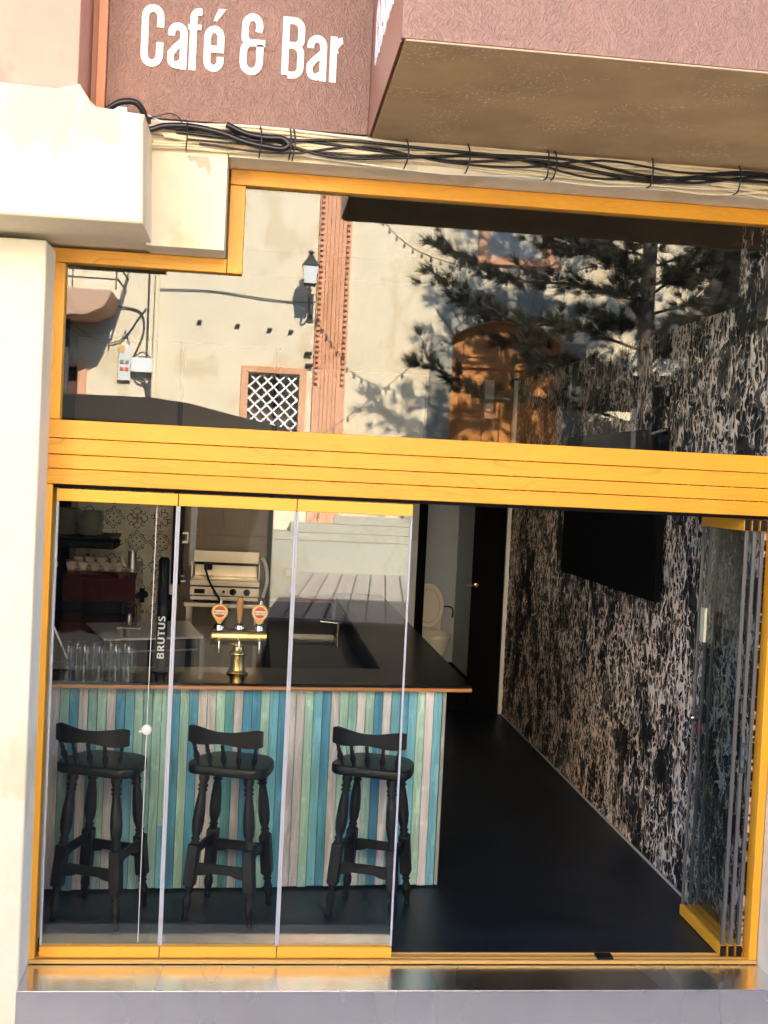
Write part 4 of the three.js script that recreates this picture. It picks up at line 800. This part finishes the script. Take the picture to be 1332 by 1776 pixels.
{ // dark canopies, the left one deepened so its shade dims the reflections
  const cloth = mat([0.020, 0.019, 0.018], { roughness: 0.95, bumpMap: plasterNoise, bumpScale: 0.01 });
  const can = (label, prof, z0, z1, legs, curt) => {
    const t = thing('canvas_canopy', label, 'canopy', [0, 0, 0], 0, 'dark terrace canopies across the street');
    part('canopy', ext(poly(prof), z1 - z0, 0.01).translate(0, 0, z0), cloth, t);
    { const cw = [], n = 60, [xa, xb, yt, zc] = curt; for (let i = 0; i <= n; i++) { const x = xa + (xb - xa) * i / n; cw.push([x, zc + 0.04 * Math.sin(i * 1.3) + 0.015 * Math.sin(i * 3.1)]); }
      part('added_curtain', ext(strokeShape(cw, 0.012), yt + 0.40).rotateX(Math.PI / 2).translate(0, yt, 0), cloth, t); }  // cloth added to darken what the lower glass panels mirror
    for (const [x, z, y] of legs) part('leg', bx(x - 0.03, x + 0.03, -0.46, y, z - 0.03, z + 0.03), iron, t);
  };
  can('dark canvas canopy with sloping right end across the street', [[-3.4, 2.70], [-0.4, 2.70], [1.17, 2.65], [1.23, 2.71], [0.63, 2.83], [0.2, 2.92], [-0.17, 2.955], [-3.4, 2.935]], 6.2, 9.8, [[-3.2, 6.4, 2.70], [-3.2, 9.6, 2.70], [0.3, 6.4, 2.70], [0.3, 9.6, 2.70]], [-3.35, 1.15, 2.64, 9.70]);
  can('dark canvas canopy on the right beneath the pine trees', [[5.35, 3.35], [9.6, 3.35], [9.6, 3.62], [7.4, 3.80], [5.5, 3.66]], 8.3, 10.4, [[5.5, 8.4, 3.35], [9.4, 8.4, 3.35], [9.4, 10.3, 3.35]], [5.55, 9.5, 3.34, 8.5]);
}
// pine trees; the second is added to keep the right reflection dark
{
  const bark = mat([0.10, 0.075, 0.055], { roughness: 0.95, bumpMap: plasterNoise, bumpScale: 0.02 });
  const needle = mat([0.032, 0.031, 0.016], { roughness: 0.85 });
  const pine = (label, px, pz, y0, y1, reach, nb, seed) => {
    const r = rng(seed), t = thing('pine_tree', label, 'tree', [px, -0.46, pz], 0, 'pine trees across the street');
    const H = y1 + 0.46;
    part('trunk', tube([[0, 0, 0], [0.05, H * 0.3, 0.02], [-0.03, H * 0.6, -0.02], [0, H * 0.98, 0]], 0.085, 30, 10), bark, t);
    const limbs = [], pos = [], nor = [];
    const tuft = (p, dir, n, len) => {
      for (let k = 0; k < n; k++) {
        const d = V(dir.x + (r() - 0.5) * 1.7, dir.y + (r() - 0.35) * 1.5, dir.z + (r() - 0.5) * 1.7).normalize(), side = V(r() - 0.5, r() - 0.5, r() - 0.5).cross(d).normalize().multiplyScalar(0.0042);
        const o = V(p.x + (r() - 0.5) * 0.05, p.y + (r() - 0.5) * 0.05, p.z + (r() - 0.5) * 0.05), L = len * (0.7 + 0.6 * r()), e = o.clone().addScaledVector(d, L); e.y -= 0.02 * r();
        pos.push(o.x - side.x, o.y - side.y, o.z - side.z, o.x + side.x, o.y + side.y, o.z + side.z, e.x, e.y, e.z);
        const nn = side.clone().cross(d).normalize(); for (let q = 0; q < 3; q++) nor.push(nn.x, nn.y, nn.z);
      }
    };
    for (let i = 0; i < nb; i++) {
      const f = i / (nb - 1), y = (y0 + 0.46) + f * (H - y0 - 0.46) * 0.98, a = i * 2.399 + r() * 0.6, L = reach * (1 - 0.62 * f) * (0.65 + 0.5 * r());
      const pts = [[0, y, 0], [Math.cos(a) * L * 0.35, y + 0.10 * L, Math.sin(a) * L * 0.35], [Math.cos(a + 0.1) * L * 0.7, y + 0.12 * L, Math.sin(a + 0.1) * L * 0.7], [Math.cos(a + 0.15) * L, y + 0.26 * L, Math.sin(a + 0.15) * L]];
      const c = new THREE.CatmullRomCurve3(pts.map(p => V(...p)));
      limbs.push(tube(pts, 0.018, 14, 5));
      const m = Math.max(4, Math.round(L * 7));
      for (let k = 2; k <= m; k++) {
        const p = c.getPointAt(k / m), tg = c.getTangentAt(k / m);
        for (let q = 0; q < 3; q++) {
          const d = V(tg.x + (r() - 0.5) * 1.6, 0.35 + (r() - 0.5) * 0.9, tg.z + (r() - 0.5) * 1.6).normalize(), l = 0.18 + 0.25 * r(), e = p.clone().addScaledVector(d, l);
          limbs.push(rod([p.x, p.y, p.z], [e.x, e.y, e.z], 0.006, 0.004, 4)); tuft(e, d, 55, 0.17); tuft(p.clone().lerp(e, 0.55), d, 26, 0.15);
        }
      }
    }
    part('limbs', merge(limbs), bark, t);
    const g = new THREE.BufferGeometry(); g.setAttribute('position', new THREE.Float32BufferAttribute(pos, 3)); g.setAttribute('normal', new THREE.Float32BufferAttribute(nor, 3));
    part('crown', g, needle, t);
  };
  pine('tall dark pine mirrored in front of the arched door', 5.45, 7.9, 2.9, 7.8, 2.7, 44, 5);
  pine('second dark pine added further right to darken the reflection', 8.6, 8.6, 2.4, 8.2, 2.6, 34, 11);
}
renderer.render(scene, camera);
